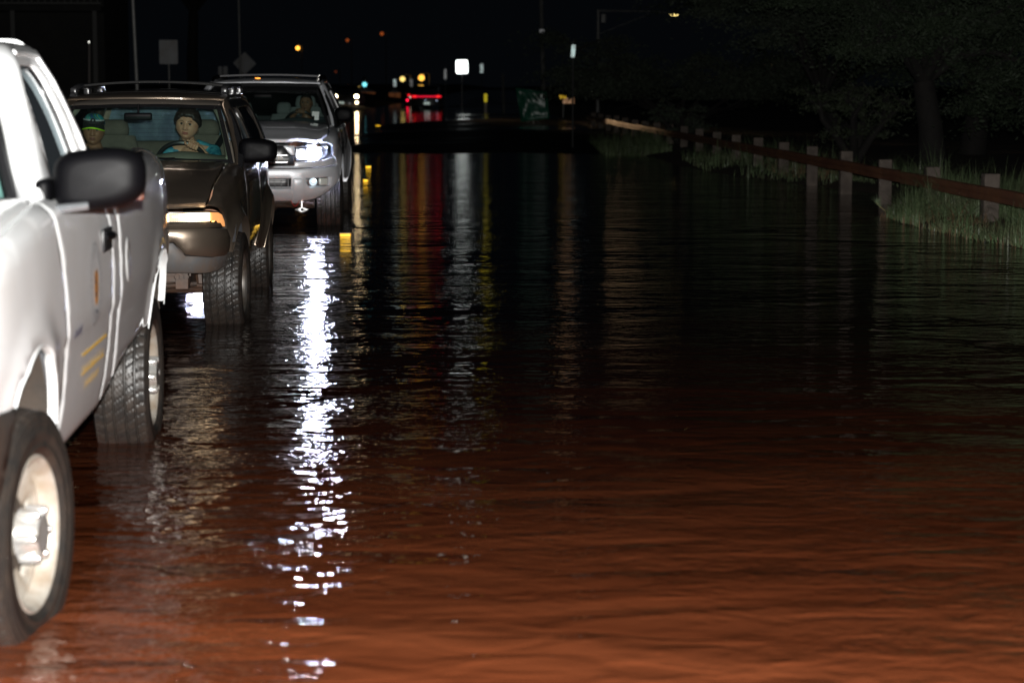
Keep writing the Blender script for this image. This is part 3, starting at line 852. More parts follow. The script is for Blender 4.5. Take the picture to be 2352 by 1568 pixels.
    for mir in (False, True):
        mb = MB(); panel(mb, rounded(out, .03), U, holes=[win], res=.04, lip=.012, thick=.05); mb.build('cab_side', WHITE, t, mirror=mir)
        mb = MB(); panel(mb, win, lambda y, z: U(y, z) - Vector((.028, 0, 0)), res=.06, lip=.001, thick=.003, skirt=False); mb.build('side_window', GLASS_S, t, mirror=mir)
        # dark rubber run round the glass
        mb = MB(); ctr = Vector((1.3, 1.55))
        inner = [tuple(Vector(p).lerp(ctr, .075)) for p in win]
        panel(mb, win, lambda y, z: U(y, z) - Vector((.02, 0, 0)), holes=[inner], res=.04, lip=.003, thick=.01); mb.build('window_seal', TRIM, t, mirror=mir)
        # chrome-like bright drip rail over the door
        mb = MB(); pts = [U(1.27, 1.80), U(1.5, 1.80), U(1.70, 1.79), U(1.735, 1.70), U(1.74, 1.5), U(1.74, 1.36)]
        mb.tube([p + Vector((.001, 0, 0)) for p in pts], .011, 8); mb.build('door_frame', WHITE, t, mirror=mir)
        # A pillar and roof rail
        mb = MB()
        path = [Vector((.895, .52, 1.285)), Vector((.868, .70, 1.35)), Vector((.835, .80, 1.44)), Vector((.80, .90, 1.55)), Vector((.752, 1.02, 1.67)), Vector((.710, 1.15, 1.755)), Vector((.672, 1.28, 1.790)), Vector((.655, 1.45, 1.800)), Vector((.65, 1.84, 1.798))]
        fx, fy, fz = [interp([(i, q[k]) for i, q in enumerate(path)]) for k in range(3)]; fr_ = interp([(0, .03), (1, .038), (3, .044), (5, .050), (6, .052), (8, .050)])
        mb.tube([Vector((fx(i / 4), fy(i / 4), fz(i / 4))) for i in range(33)], [fr_(i / 4) for i in range(33)], 16, flat=(1.15, .85)); mb.build('pillar', WHITE, t, mirror=mir, angle=60)
    # windscreen
    def ws(u, v):
        b = Vector((.84 * u, .50 + .17 * u * u, 1.30)); c = Vector((.635 * u, 1.14 + .10 * u * u, 1.805 - .02 * u * u))
        p = b.lerp(c, v); p.y -= .05 * v * (1 - v) * 4 * .5; return p
    mb = MB(); mb.grid(lambda u, v: ws(u * 2 - 1, v), 16, 10); mb.keep = True; mb.build('windscreen', GLASS_T, t)
    mb = MB(); mb.tube([ws(.985, v / 8) + Vector((0, -.004, 0)) for v in range(9)], .022, 8); mb.tube([ws(-.985, v / 8) for v in range(9)], .022, 8)
    mb.tube([ws(u / 6, 1.0) for u in range(-6, 7)], .02, 8); mb.tube([ws(u / 6, 0.0) for u in range(-6, 7)], .03, 8); mb.build('windscreen_seal', TRIM, t)
    # roof
    def roof(x, y): return Vector((x, y, 1.858 - .042 * (abs(x) / .64) ** 3 - .045 * max(0, (1.38 - y) / .2) ** 2 - .02 * max(0, (y - 1.65) / .2) ** 2))
    poly = [(-.63, 1.27), (-.4, 1.19), (0, 1.16), (.4, 1.19), (.63, 1.27), (.635, 1.5), (.63, 1.86), (-.63, 1.86), (-.635, 1.5)]
    mb = MB(); panel(mb, poly, roof, res=.07, lip=.008, thick=.02); mb.build('roof', WHITE, t)
    # back wall with glass
    mb = MB(); panel(mb, rounded([(-.90, 1.30), (.90, 1.30), (.66, 1.86), (-.66, 1.86)], .05), lambda x, z: Vector((x, 1.87, z)), holes=[rounded([(-.70, 1.40), (.70, 1.40), (.60, 1.75), (-.60, 1.75)], .05)], res=.1)
    mb.build('cab_back', WHITE, t)
    mb = MB(); panel(mb, rounded([(-.90, 1.28), (.90, 1.28), (.66, 1.80), (-.66, 1.80)], .05), lambda x, z: Vector((x, 1.842, z)), holes=[rounded([(-.70, 1.40), (.70, 1.40), (.60, 1.75), (-.60, 1.75)], .05)], res=.1, thick=.004, lip=.002); mb.box((0, 1.5, 1.775), (1.2, .6, .02)); mb.build('cab_lining', INNERD, t)
    mb = MB(); panel(mb, [(-.72, 1.38), (.72, 1.38), (.6, 1.77), (-.6, 1.77)], lambda x, z: Vector((x, 1.855, z)), res=.2, skirt=False); mb.build('rear_window', GLASS_D, t)
    mb = MB(); mb.box((0, 1.2, .64), (1.8, 1.3, .05)); mb.box((0, 1.85, .98), (1.8, .04, .66)); mb.box((.93, 1.1, 1.0), (.03, 1.2, .62)); mb.box((-.93, 1.1, 1.0), (.03, 1.2, .62)); mb.build('cabin_floor', INNERD, t)
    mb = MB(); mb.box((0, .74, 1.18), (1.66, .36, .22), bev=.06); mb.build('dashboard', DASHG, t)
    seat(t, .42, 1.38, .88, TEALFAB, w=.62, h=.52, hz=.16); seat(t, -.42, 1.38, .88, TEALFAB, w=.62, h=.52, hz=.16)
    steering_wheel(t, (.42, 1.0, 1.20), 25, .19, BLACKPL)
    # mirror
    m = MB()
    def mir_f(u, v):
        a = 2 * math.pi * u; ph = math.pi * (v - .5)
        cx = abs(math.cos(a)) ** .55 * math.copysign(1, math.cos(a)); cz = abs(math.sin(a)) ** .55 * math.copysign(1, math.sin(a))
        q = max(0.0, math.cos(ph)) ** .35
        wx = .150 * (1 - .0 * cx); hz_ = .100 * (1 - .18 * max(0, cx) ** 2)
        return Vector((1.088 + wx * cx * q, .745 + .075 * math.sin(ph), 1.388 + hz_ * cz * q + .012 * cx))
    m.grid(mir_f, 40, 16)
    hous = m.build('mirror_housing', BLACKPL, t, angle=60)
    mb = MB(); mb.box((1.095, .822, 1.395), (.25, .006, .16), bev=.002); mb.build('mirror_glass', MIRRORG, hous)
    mb = MB(); mb.tube([(.925, .66, 1.290), (.98, .655, 1.296), (1.06, .665, 1.305)], [.020, .020, .017], 12, flat=(1, .8)); mb.build('mirror_arm', mat("mirror_arm_grey", (.16, .17, .18), .25, metal=.5), hous)
    mb = MB(); mb.box((.915, .75, 1.325), (.05, .20, .13), bev=.02); mb.build('mirror_foot', BLACKPL, hous)
    hm = m.v
    m2 = MB(); m2.v = list(hm); m2.f = list(m.f); m2.build('mirror_housing', BLACKPL, t, mirror=True, angle=60)
    # door handle
    def onside(y, z, off=0.0):
        p = sh.W(T(y), z); return p + Vector((off, 0, 0))
    mb = MB(); c = onside(1.52, 1.135)
    mb.box(c + Vector((.004, 0, 0)), (.016, .21, .085), bev=.02); mb.build('handle_bezel', TRIM, t)
    mb = MB(); mb.tube([onside(1.43, 1.15, .010), onside(1.47, 1.152, .022), onside(1.57, 1.148, .022), onside(1.61, 1.14, .010)], .013, 8); mb.build('door_handle', BLACKPL, t)
    # seal on the door: ring, crest, fine ring of marks
    cy, cz, rs = 1.215, 1.0, .145
    def ring(r0, r1, m, name, off=.0022, n=56):
        mb = MB(); V = []; F = []
        for k in range(n):
            a = 2 * math.pi * k / n
            for r_ in (r0, r1): V.append(onside(cy + r_ * math.cos(a), cz + r_ * math.sin(a), off))
        F = [(2 * k, 2 * ((k + 1) % n), 2 * ((k + 1) % n) + 1, 2 * k + 1) for k in range(n)]
        mb.add(V, F); return mb.build(name, m, t)
    sealo = ring(rs - .006, rs, GREYM, 'door_seal')
    r2 = ring(rs * .66, rs * .68, GREYM, 'seal_ring'); r2.parent = sealo
    mb = MB(); rnd = random.Random(5)
    for k in range(30):
        a = 2 * math.pi * k / 30
        rm = rs * .815; hh = .011
        c = onside(cy + rm * math.cos(a), cz + rm * math.sin(a), .0026)
        tt = Vector((0, -math.sin(a), math.cos(a))); rr_ = Vector((0, math.cos(a), math.sin(a)))
        w_ = .004 + .003 * rnd.random()
        mb.add([c - tt * w_ - rr_ * hh, c + tt * w_ - rr_ * hh, c + tt * w_ + rr_ * hh, c - tt * w_ + rr_ * hh], [(0, 1, 2, 3)])
    mb.build('seal_marks', GREYM, sealo)
    mb = MB(); pl = [(-.040, .030), (-.02, .052), (.0, .04), (.02, .056), (.042, .03), (.045, -.02), (.03, -.06), (0, -.078), (-.032, -.058), (-.044, -.02)]
    mb.add([onside(cy, cz, .0028)] + [onside(cy + a * 1.1, cz + b, .0028) for a, b in pl], [(0, i + 1, (i + 1) % 10 + 1) for i in range(10)]); mb.build('seal_crest', ORANGEM, sealo)
    mb = MB()
    for a, b, c_, d_ in ((-.03, .02, .02, .035), (.015, -.01, .014, .05), (-.02, -.035, .03, .016), (.0, .045, .02, .012), (.0, -.095, .05, .012)):
        mb = MB(); mb.add([onside(cy + a - c_ / 2, cz + b - d_ / 2, .0034), onside(cy + a + c_ / 2, cz + b - d_ / 2, .0034), onside(cy + a + c_ / 2, cz + b + d_ / 2, .0034), onside(cy + a - c_ / 2, cz + b + d_ / 2, .0034)], [(0, 1, 2, 3)]); mb.build('seal_stroke', DARKM, sealo)
    # small dark badge, yellow line and rows of small yellow marks below the crease
    def strip(y0, z0, y1, z1, h, off=.003):
        return [onside(y0, z0, off), onside(y1, z1, off), onside(y1, z1 + h, off), onside(y0, z0 + h, off)], [(0, 1, 2, 3)]
    mb = MB()
    for k in range(5): mb.add(*strip(.72 + .034 * k, .865 + .001 * k, .742 + .034 * k, .866, .024 if k % 2 else .03))
    mb.build('badge', mat("blue_black_badge", (.06, .06, .13), .4), t)
    mb = MB()
    for k in range(12): mb.add(*strip(.98 + .05 * k, .775, 1.03 + .05 * k, .775, .010, .0032))
    mb.build('yellow_line', YELLOWM, t)
    mb = MB(); rnd = random.Random(3)
    y = 1.0
    while y < 1.52:
        w_ = rnd.choice((.03, .04, .022)); mb.add(*strip(y, .705, y + w_, .705,   .019 if rnd.random() < .5 else .013)); mb.add(*strip(y, .73, y + w_ * .4, .722, .010)); y += w_ + .016
    mb.build('yellow_lettering', YELLOWM, t); mb = MB(); y = 1.1
    while y < 1.42:
        w_ = rnd.choice((.03, .036)); mb.add(*strip(y, .645, y + w_, .668, .014)); y += w_ + .018
    mb.build('yellow_lettering', YELLOWM, t)
    # wheels
    st = dict(n=5, ro=.80, ri=.46, w=.22, wi=.14, dish=-.05, hub=.068, hubd=.06, lugs=6, lr=.074, lug=.017, lugd=.062)
    for x, y, sd, ste in ((.875, W0, 1, R(-8)), (-.84, W0, -1, R(-8)), (.822, W1, 1, 0), (-.84, W1, -1, 0)):
        wheel(t, (x, y, .375), .375, .235, .228, st, ste, sd, MAT_WHEEL_T)
    return t
build_pickup()
# ------------------------------------------------------------------ estate-type 4x4 bodies
def suv(t, c):
    """shared body of the two 4x4s; c holds the measures. Returns the shell."""
    sh = Shell(c['contour'], interp(c['hood']), c['r'], c['inset'], c['crown'], flares=c['flares'], lean=c.get('lean'))
    P = c['paint']; T = sh.ty; X = sh.tx; wb = c['wb']; RA = c['RA']; ZC = c['ZC']; zb = c['belt']; g = .006
    vt = lambda y, d=0.0: sh.vtop(T(y), d)
    def both(name, poly, m, par=t, **kw):
        r = []
        for mir in (False, True):
            mb = MB(); panel(mb, poly, sh.W, **kw); r.append(mb.build(name, m, par, mirror=mir))
        return r
    def ap(yc, a0, a1, r=RA, n=18):
        return [(T(yc) + r * math.cos(R(a0 + (a1 - a0) * i / n)), ZC + r * math.sin(R(a0 + (a1 - a0) * i / n))) for i in range(n + 1)]
    sill = c['sill']; s1 = c['door1']; s2 = c['door2']        # seams: first door start / end (y)
    # fender
    hs = c['hood_seam']                                       # list of (y, d) along the hood edge
    nose = c['nose']                                          # list of (t, v) nose side outline, bottom to top
    aL = c.get('arch_front', 150)
    poly = [(a, b) for a, b in nose(sh)[::-1]] + ap(0, aL, 3) + [(T(s1 - .05), sill), (T(s1) - g, sill + .10), (T(s1) - g, .9), (T(s1) - g, vt(s1, -.01))] + \
           [(T(y), vt(y, d)) for y, d in hs[::-1]]
    both('fender', poly, P, res=.045, lip=.004, thick=.012)
    # front door
    poly = [(T(s1) + g, sill), (T(s2) - g, sill), (T(s2) - g, .9), (T(s2) - g, vt(s2, -.01)), (T(s1) + g, vt(s1, -.01)), (T(s1) + g, .9)]
    both('door', rounded(poly, .03), P, res=.05, lip=.008)
    if c.get('door3'):
        s3 = c['door3']
        a = ap(wb, 170, 125)
        poly = [(T(s2) + g, sill), a[0], *a[1:], (T(s3) - g, ZC + RA * 1.0), (T(s3) - g, vt(s3, -.01)), (T(s2) + g, vt(s2, -.01)), (T(s2) + g, .9)]
        both('rear_door', poly, P, res=.05, lip=.008)
        poly = [(ap(wb, 124, 125)[0])] + ap(wb, 122, 3) + [(T(c['end']), .52), (T(c['end']), vt(c['end'], -.01)), (T(s3) + g, vt(s3, -.01)), (T(s3) + g, ZC + RA * 1.02)]
    else:
        poly = [(T(s2) + g, sill)] + ap(wb, 176, 3) + [(T(c['end']), .52), (T(c['end']), vt(c['end'], -.01)), (T(s2) + g, vt(s2, -.01)), (T(s2) + g, .9)]
    both('quarter_panel', poly, P, res=.05, lip=.008)
    # wheel-arch lips
    for yc, a0 in ((0, aL), (wb, 176)):
        for mir in (False, True):
            mb = MB(); pts = ap(yc, a0, 3, RA + .001, 30); Q = [sh.W(*p) for p in pts]; n = len(Q)
            mb.add([p + Vector((.002, 0, 0)) for p in Q] + [Vector((p.x - .05, p.y, p.z)) for p in Q], [(i, i + 1, n + i + 1, n + i) for i in range(n - 1)])
            if c.get('flare_mat'):
                q2 = [sh.W(T(yc) + (RA + .055) * math.cos(R(a0 + (3 - a0) * i / 30)), ZC + (RA + .055) * math.sin(R(a0 + (3 - a0) * i / 30))) for i in range(31)]
                mb.add([p + Vector((.012, 0, 0)) for p in Q] + [p + Vector((.012, 0, 0)) for p in q2] + [p - Vector((.01, 0, 0)) for p in q2], [(i, i + 1, n + i + 1, n + i) for i in range(n - 1)] + [(n + i, n + i + 1, 2 * n + i + 1, 2 * n + i) for i in range(n - 1)])
            mb.build('arch_flare', c.get('flare_mat') or P, t, mirror=mir)
            mb = MB(); mb.grid(lambda u, v: Vector(((sh.half - .03) - .36 * v, yc + (RA + .03) * math.cos(math.pi * (.80 - .78 * u)), ZC + (RA + .03) * math.sin(math.pi * (.80 - .78 * u)))), 28, 4)
            mb.build('wheel_well', INNERD, t, mirror=mir)
    # hood
    ed = [sh.W(T(y), vt(y, d + .012)) for y, d in hs]
    fr = c['hood_front']                                      # list of (x, y) from the edge to the middle
    outl = [(p.x, p.y) for p in ed[::-1]]
    base = c['hood_back']
    poly = [(-x, y) for x, y in outl][::1] + []
    right = outl[::-1]                                        # front to back
    outline = right + [(x, y) for x, y in base] + [(-x, y) for x, y in base[::-1]] + [(-x, y) for x, y in right[::-1]] + [(-x, y) for x, y in fr[::1]] + [(x, y) for x, y in fr[::-1]]
    mb = MB(); panel(mb, outline, lambda x, y: Vector((x, y, c['hoodz'](sh, x, y))), res=.07, lip=.008, thick=.03)
    mb.build('hood', P, t)
    # greenhouse
    wbs, wts = c['ws_base'], c['ws_top']                      # (half width, y, z, bow)
    def ws(u, v):
        b = Vector((wbs[0] * u, wbs[1] + wbs[3] * u * u, wbs[2] - .012 * u * u)); d = Vector((wts[0] * u, wts[1] + wts[3] * u * u, wts[2] - .02 * u * u))
        p = b.lerp(d, v); n = Vector((0, -(wts[2] - wbs[2]), wts[1] - wbs[1])).normalized(); return p + n * (.10 * v * (1 - v))
    mb = MB(); mb.grid(lambda u, v: ws(u * 2 - 1, v), 18, 12); mb.keep = True; mb.build('windscreen', c['glass'], t)
    mb = MB()
    def strip_(f0, f1, n=14):
        V = []; 
        for i in range(n + 1): V += [f0(i / n), f1(i / n)]
        mb.add(V, [(2 * i, 2 * i + 1, 2 * i + 3, 2 * i + 2) for i in range(n)])
    e = Vector((0, -.004, .003)); bk = c.get('band', .045)
    strip_(lambda k: ws(-1 + 2 * k, 0) + e, lambda k: ws(-1 + 2 * k, bk) + e); strip_(lambda k: ws(-1 + 2 * k, 1) + e, lambda k: ws(-1 + 2 * k, 1 - c.get('tband', .05)) + e)
    strip_(lambda k: ws(-1, k) + e, lambda k: ws(-.965, k) + e); strip_(lambda k: ws(1, k) + e, lambda k: ws(.965, k) + e)
    for s_ in (-1, 1): mb.tube([ws(s_ * .995, v / 8) for v in range(9)], .014, 8)
    mb.build('windscreen_border', TRIM, t)
    mb = MB(); mb.box((0, wbs[1] - .07, wbs[2] - .035), (2 * wbs[0] - .04, .17, .03), bev=.008); mb.build('cowl', TRIM, t)
    xs = c['xs']; off = c.get('side_off', 0)
    def U(y, z): return Vector((xs(z) - .02 * max(0, y - wb) ** 2, y, z))
    out, wins = c['side_outline'], c['side_windows']
    for mir in (False, True):
        mb = MB(); panel(mb, out, U, holes=wins, res=.05, lip=.008, thick=.03); mb.build('side_frame', c['frame_mat'], t, mirror=mir)
        for w_ in wins:
            mb = MB(); panel(mb, w_, lambda y, z: U(y, z) - Vector((.012, 0, 0)), res=.08, lip=.001, thick=.002, skirt=False); mb.build('side_window', c['side_glass'][wins.index(w_)], t, mirror=mir)
            mb = MB(); n = len(w_); mb.tube([U(*p) + Vector((.001, 0, 0)) for p in w_ + [w_[0]]], .007, 6, caps=False); mb.build('window_trim', c.get('trim_mat', TRIM), t, mirror=mir)
        pr = c['pillar']
        mb = MB(); mb.tube([Vector(p) for p in pr[0]], pr[1], 14, flat=(1.0, .8)); mb.build('pillar', P, t, mirror=mir, angle=60)
    # roof
    rw = c['roof_w']; y0, y1 = c['roof_y']
    def roof(x, y): return Vector((x, y, interp(c['roof_z'])(y) + c['roof_crown'] * (1 - (abs(x) / rw) ** 2.2)))
    poly = [(-rw, y0 + .12), (-rw * .6, y0 + .03), (0, y0), (rw * .6, y0 + .03), (rw, y0 + .12), (rw * 1.0, (y0 + y1) / 2), (rw * .96, y1), (-rw * .96, y1), (-rw, (y0 + y1) / 2)]
    mb = MB(); panel(mb, poly, roof, res=.09, lip=.006, thick=.010); mb.build('roof', P, t)
    mb = MB(); panel(mb, poly, lambda x, y: roof(x, y) - Vector((0, 0, .05)), res=.15, lip=.002, skirt=False); mb.build('headliner', c['lining'], t)
    # tail
    ye = c['end'] + .06; zt = c['roof_z'][-1][1]
    tb, tt_ = c['tail']
    mb = MB(); panel(mb, rounded([(-tb, .55), (tb, .55), (tb, zb), (tt_, zt), (-tt_, zt), (-tb, zb)], .05), lambda x, z: Vector((x, ye - .16 * max(0, z - zb) + .02 * (1 - (x / tb) ** 2), z)),
                     holes=[rounded([(-tb + .13, zb + .06), (tb - .13, zb + .06), (tt_ - .08, zt - .07), (-tt_ + .08, zt - .07)], .05)], res=.1)
    mb.v = [(-x, y, z) for x, y, z in mb.v]
    mb.build('tailgate', P, t)
    mb = MB(); panel(mb, [(-tb + .12, zb + .05), (tb - .12, zb + .05), (tt_ - .07, zt - .06), (-tt_ + .07, zt - .06)], lambda x, z: Vector((x, ye - .02 - .16 * max(0, z - zb), z)), res=.12, skirt=False)
    rg = mb.build('rear_window', c['rear_glass'], t)
    if c.get('defrost'):
        mb = MB()
        for k in range(9):
            z = zb + .09 + k * (zt - zb - .18) / 8
            mb.box((0, ye - .03 - .16 * (z - zb), z), (2 * (tt_ - .12), .002, .0022))
        mb.build('defroster_lines', INNERD, rg)
    mb = MB(); mb.box((0, ye + .05, .60), (2 * tb, .14, .2), bev=.04); mb.build('rear_bumper', c['bumper_mat'], t)
    for s_ in (1, -1):
        mb = MB(); mb.box((s_ * (tb - .10), ye + .02, zb - .16), (.12, .05, .28), bev=.02); mb.build('tail_lamp', REDL, t)
    # inside
    mb = MB(); mb.box((0, c['end'] - .03, (.55 + zb) / 2 + .03), (2 * tb - .12, .05, zb - .47)); mb.build('tailgate_lining', c['lining'], t)
    mb = MB(); mb.box((0, (s1 + c['end']) / 2, .52), (2 * sh.half - .12, c['end'] - s1, .06))
    for s_ in (1, -1): mb.box((s_ * (sh.half - .085), (s1 + c['end']) / 2, (.52 + zb) / 2), (.05, c['end'] - s1 - .05, zb - .5), bev=.01)
    mb.build('cabin_lining', c['lining'], t)
    mb = MB()
    dz = wbs[2]
    def dash(u, v):
        x = (u * 2 - 1) * (wbs[0] - .03)
        y = wbs[1] + .10 + .42 * v
        hump = .055 * math.exp(-((x - c['drv']) / .24) ** 2) * max(0, math.sin(math.pi * min(1, v * 1.1))) if v > 0 else 0
        z = dz + .02 - .05 * (1 - v) + c.get('dash_rise', .0) * math.sin(math.pi * v * .7) + hump - (.25 if v > .98 else 0)
        return Vector((x, y, z))
    mb.grid(dash, 30, 14); mb.build('dashboard', c['dash'], t, angle=50)
    # wiper
    mb = MB()
    for x0, x1 in c['wipers']:
        P0 = ws(x0, -.02) + Vector((0, -.03, .0)); P1 = ws(x1, .045) + Vector((0, -.022, .01))
        mb.tube([P0, P0.lerp(P1, .5) + Vector((0, -.012, .012)), P1], [.010, .008, .006], 6)
        Q0 = ws(x1 - .42 * math.copysign(1, x1 - x0), .07) + Vector((0, -.012, .004)); Q1 = ws(x1 + .25 * math.copysign(1, x1 - x0), .03) + Vector((0, -.012, .004))
        mb.tube([Q0, Q1], .007, 6)
    mb.build('wiper', BLACKPL, t)
    # chassis
    mb = MB(); mb.box((0, .2, .56), (.95, 1.3, .24)); mb.box((0, (s1 + wb) / 2, .46), (2 * sh.half - .18, wb - .95, .09)); mb.box((0, wb + .2, .56), (1.0, 1.1, .2))
    for s_ in (1, -1): mb.box((s_ * .42, wb / 2, .42), (.08, wb + 1.0, .12))
    mb.build('chassis', UNDER, t)
    mb = MB(); mb.tube([(-.62, wb, .36), (.62, wb, .36)], .05, 12); mb.sphere((0, wb, .36), .15); mb.build('rear_axle', UNDER, t); mb = MB(); mb.tube([(-.62, 0, .33), (.62, 0, .33)], .045, 12); mb.sphere((.1, .05, .36), .13)
    for s_ in (1, -1):
        mb.tube([(s_ * .60, .02, .30), (s_ * .25, -.08, .36)], .028, 8); mb.tube([(s_ * .60, -.12, .34), (s_ * .1, -.16, .37)], .016, 8); mb.tube([(s_ * .5, -.03, .34), (s_ * .47, .0, .72)], .035, 10)
        mb.box((s_ * .42, -.38, .44), (.09, .22, .14), bev=.02)
        for k in range(3): mb.lathe([(-.01, .018), (.012, .018), (.012, 0.001)], 10, axis='y', M=Matrix.Translation((s_ * .42 + .03 * (k - 1), -.5, .44)))
    mb.box((0, -.30, .42), (.86, .05, .06)); mb.tube([(-.5, -.34, .38), (-.2, -.40, .36), (.2, -.40, .36), (.5, -.34, .38)], .016, 8)
    mb.build('suspension', UNDER, t, angle=30)
    mat_w = c['wheel_mats']
    for sd in (1, -1):
        wheel(t, (sd * (c['tyre_x'] - c['tyre_w'] / 2), 0, c['tyre_r']), c['tyre_r'], c['tyre_w'], c['rim_r'], c['style'], c.get('steer', 0), sd, mat_w)
        wheel(t, (sd * (c['tyre_x'] - c['tyre_w'] / 2), wb, c['tyre_r']), c['tyre_r'], c['tyre_w'], c['rim_r'], c['style'], 0, sd, mat_w)
    return sh, ws, both

def door_mirror(t, c, half, m, foot, name='door_mirror', sq=.55):
    """door mirror housing centred at c with half sizes (x, y, z); foot point on the door"""
    for mir in (False, True):
        mb = MB()
        def f(u, v):
            a = 2 * math.pi * u; ph = math.pi * (v - .5)
            cx = abs(math.cos(a)) ** sq * math.copysign(1, math.cos(a)); cz = abs(math.sin(a)) ** sq * math.copysign(1, math.sin(a))
            q = max(0.0, math.cos(ph)) ** .4
            return Vector((c[0] + half[0] * cx * q, c[1] + half[1] * math.sin(ph), c[2] + half[2] * cz * q * (1 - .12 * cx)))
        mb.grid(f, 36, 14); h = mb.build('mirror_housing', m, t, mirror=mir, angle=60)
        mb = MB(); mb.box((c[0], c[1] + half[1] * 1.02, c[2]), (half[0] * 1.6, .006, half[2] * 1.5), bev=.002); mb.build('mirror_glass', MIRRORG, h, mirror=mir)
        mb = MB(); mb.tube([foot, Vector(foot).lerp(Vector(c), .5), (c[0] - half[0] * .6, c[1], c[2] - half[2] * .4)], [.045, .04, .035], 12, flat=(1, .8)); mb.build('mirror_arm', m, h, mirror=mir)
def build_brown_suv():
    t = empty('brown_suv', (-2.60, 14.354, -DEPTH), math.radians(2.77),
              'wet brown SUV with amber-lit headlight and roof rack, behind the white pickup', 'SUV')
    contour = [(0, -.775), (.3, -.765), (.50, -.735), (.615, -.665), (.670, -.56), (.705, -.40), (.735, -.2), (.757, 0), (.775, .6), (.785, 1.4), (.79, 2.4), (.775, 2.95), (.74, 3.22)]
    def inset(z, y):
        return interp([(.35, .07), (.5, .035), (.62, .008), (.75, 0), (.95, .004), (1.08, .02), (1.2, .045)])(z)
    wb = 2.583; RA = .405; ZC = .40; zb = 1.13
    hood_pts = [(-.8, .875), (-.6, .935), (-.35, 1.01), (0, 1.085), (.45, 1.13), (.9, 1.14), (3.3, 1.14)]
    def hoodz(sh, x, y):
        k = max(0, 1 - (abs(x) / .70) ** 3); front = max(0, min(1, (-.45 - y) / .3))
        return sh.H(x, y) + .004 - .012 * front * front
    tl = lambda sh: sh
    def nose(sh):
        T, X = sh.ty, sh.tx
        return [(T(-.36), .60), (T(-.375), .75), (T(-.395), .80), (T(-.44), .85), (T(-.52), .885), (X(.615), sh.vtop(X(.615), -.045))]
    sty = dict(n=5, ro=.84, ri=.42, w=.34, wi=.28, dish=-.02, hub=.045, hubd=.02, lugs=5, lr=.055, lug=.010, lugd=.02)
    xs = interp([(1.13, .758), (1.222, .745), (1.32, .715), (1.426, .668), (1.52, .612), (1.60, .555)])
    side = [(.44, zb - .02), (3.20, zb - .02), (3.22, 1.25), (3.10, 1.585), (1.32, 1.585), (1.08, 1.50), (.74, 1.28)]
    wins = [rounded([(.80, zb + .03), (1.56, zb + .03), (1.56, 1.515), (1.22, 1.515), (1.06, 1.43)], .04), rounded([(1.66, zb + .03), (2.95, zb + .03), (2.86, 1.515), (1.66, 1.515)], .05)]
    c = dict(contour=contour, hood=hood_pts, r=.055, inset=inset, crown=.045, flares=((0, ZC, RA, RA + .10, .042), (wb, ZC, RA, RA + .11, .040)),
             paint=BROWN, wb=wb, RA=RA, ZC=ZC, belt=zb, sill=.40, door1=.60, door2=1.75, end=3.18,
             hood_seam=[(-.60, -.01), (-.35, .03), (0, .045), (.42, .05)], nose=nose, arch_front=152,
             hood_front=[(.60, -.66), (.42, -.715), (.2, -.74), (0, -.745)], hood_back=[(.62, .45), (.4, .39), (.0, .36)], hoodz=hoodz,
             ws_base=(.665, .52, 1.145, .13), ws_top=(.52, 1.20, 1.55, .08), glass=GLASS_B, band=.05, tband=.10,
             xs=xs, side_outline=side, side_windows=wins, side_glass=[GLASS_S, GLASS_D], frame_mat=TRIM, trim_mat=mat("wet_trim", (.10, .09, .08), .12, metal=.7),
             pillar=([(.722, .56, 1.125), (.700, .72, 1.22), (.668, .88, 1.33), (.63, 1.03, 1.43), (.588, 1.18, 1.515), (.556, 1.34, 1.565), (.545, 1.6, 1.583), (.545, 2.6, 1.59), (.55, 3.08, 1.56), (.62, 3.16, 1.42), (.70, 3.2, 1.18)], [.022, .026, .029, .031, .034, .036, .038, .038, .04, .042, .045]),
             roof_w=.565, roof_y=(1.13, 3.12), roof_z=[(1.1, 1.555), (1.4, 1.60), (2.2, 1.615), (3.15, 1.59)], roof_crown=.035,
             tail=(.74, .56), rear_glass=GLASS_W, defrost=True, bumper_mat=GREYPL, lining=INNER, dash=DASH, drv=.31, dash_rise=.02,
             wipers=[(-.35, .42), (-.95, -.15)], wheel_mats=MAT_WHEEL_D, tyre_x=.795, tyre_w=.245, tyre_r=.352, rim_r=.20, style=sty, steer=R(-2))
    sh, ws, both = suv(t, c)
    X, T = sh.tx, sh.ty
    # headlamp: clear lamp, amber corner
    lampm = bpy.data.materials.new("warm_headlamp"); lampm.use_nodes = True
    N = lampm.node_tree.nodes; L = lampm.node_tree.links; b = N["Principled BSDF"]
    b.inputs["Base Color"].default_value = (.5, .42, .32, 1); b.inputs["Roughness"].default_value = .15
    tc = N.new("ShaderNodeTexCoord"); sp = N.new("ShaderNodeSeparateXYZ"); L.new(tc.outputs["Object"], sp.inputs[0])
    ab = N.new("ShaderNodeMath"); ab.operation = 'ABSOLUTE'; L.new(sp.outputs[0], ab.inputs[0])
    mr = N.new("ShaderNodeMapRange"); mr.interpolation_type = 'SMOOTHSTEP'
    mr.inputs[1].default_value = .40; mr.inputs[2].default_value = .56; mr.inputs[3].default_value = .8; mr.inputs[4].default_value = 5.5; L.new(ab.outputs[0], mr.inputs[0])
    wv = N.new("ShaderNodeTexWave"); wv.inputs["Scale"].default_value = 28; wv.inputs["Distortion"].default_value = .2; L.new(tc.outputs["Object"], wv.inputs["Vector"])
    r2 = N.new("ShaderNodeMapRange"); r2.inputs[3].default_value = .55; r2.inputs[4].default_value = 1.25; L.new(wv.outputs["Fac"], r2.inputs[0])
    mu = N.new("ShaderNodeMath"); mu.operation = 'MULTIPLY'; L.new(mr.outputs[0], mu.inputs[0]); L.new(r2.outputs[0], mu.inputs[1])
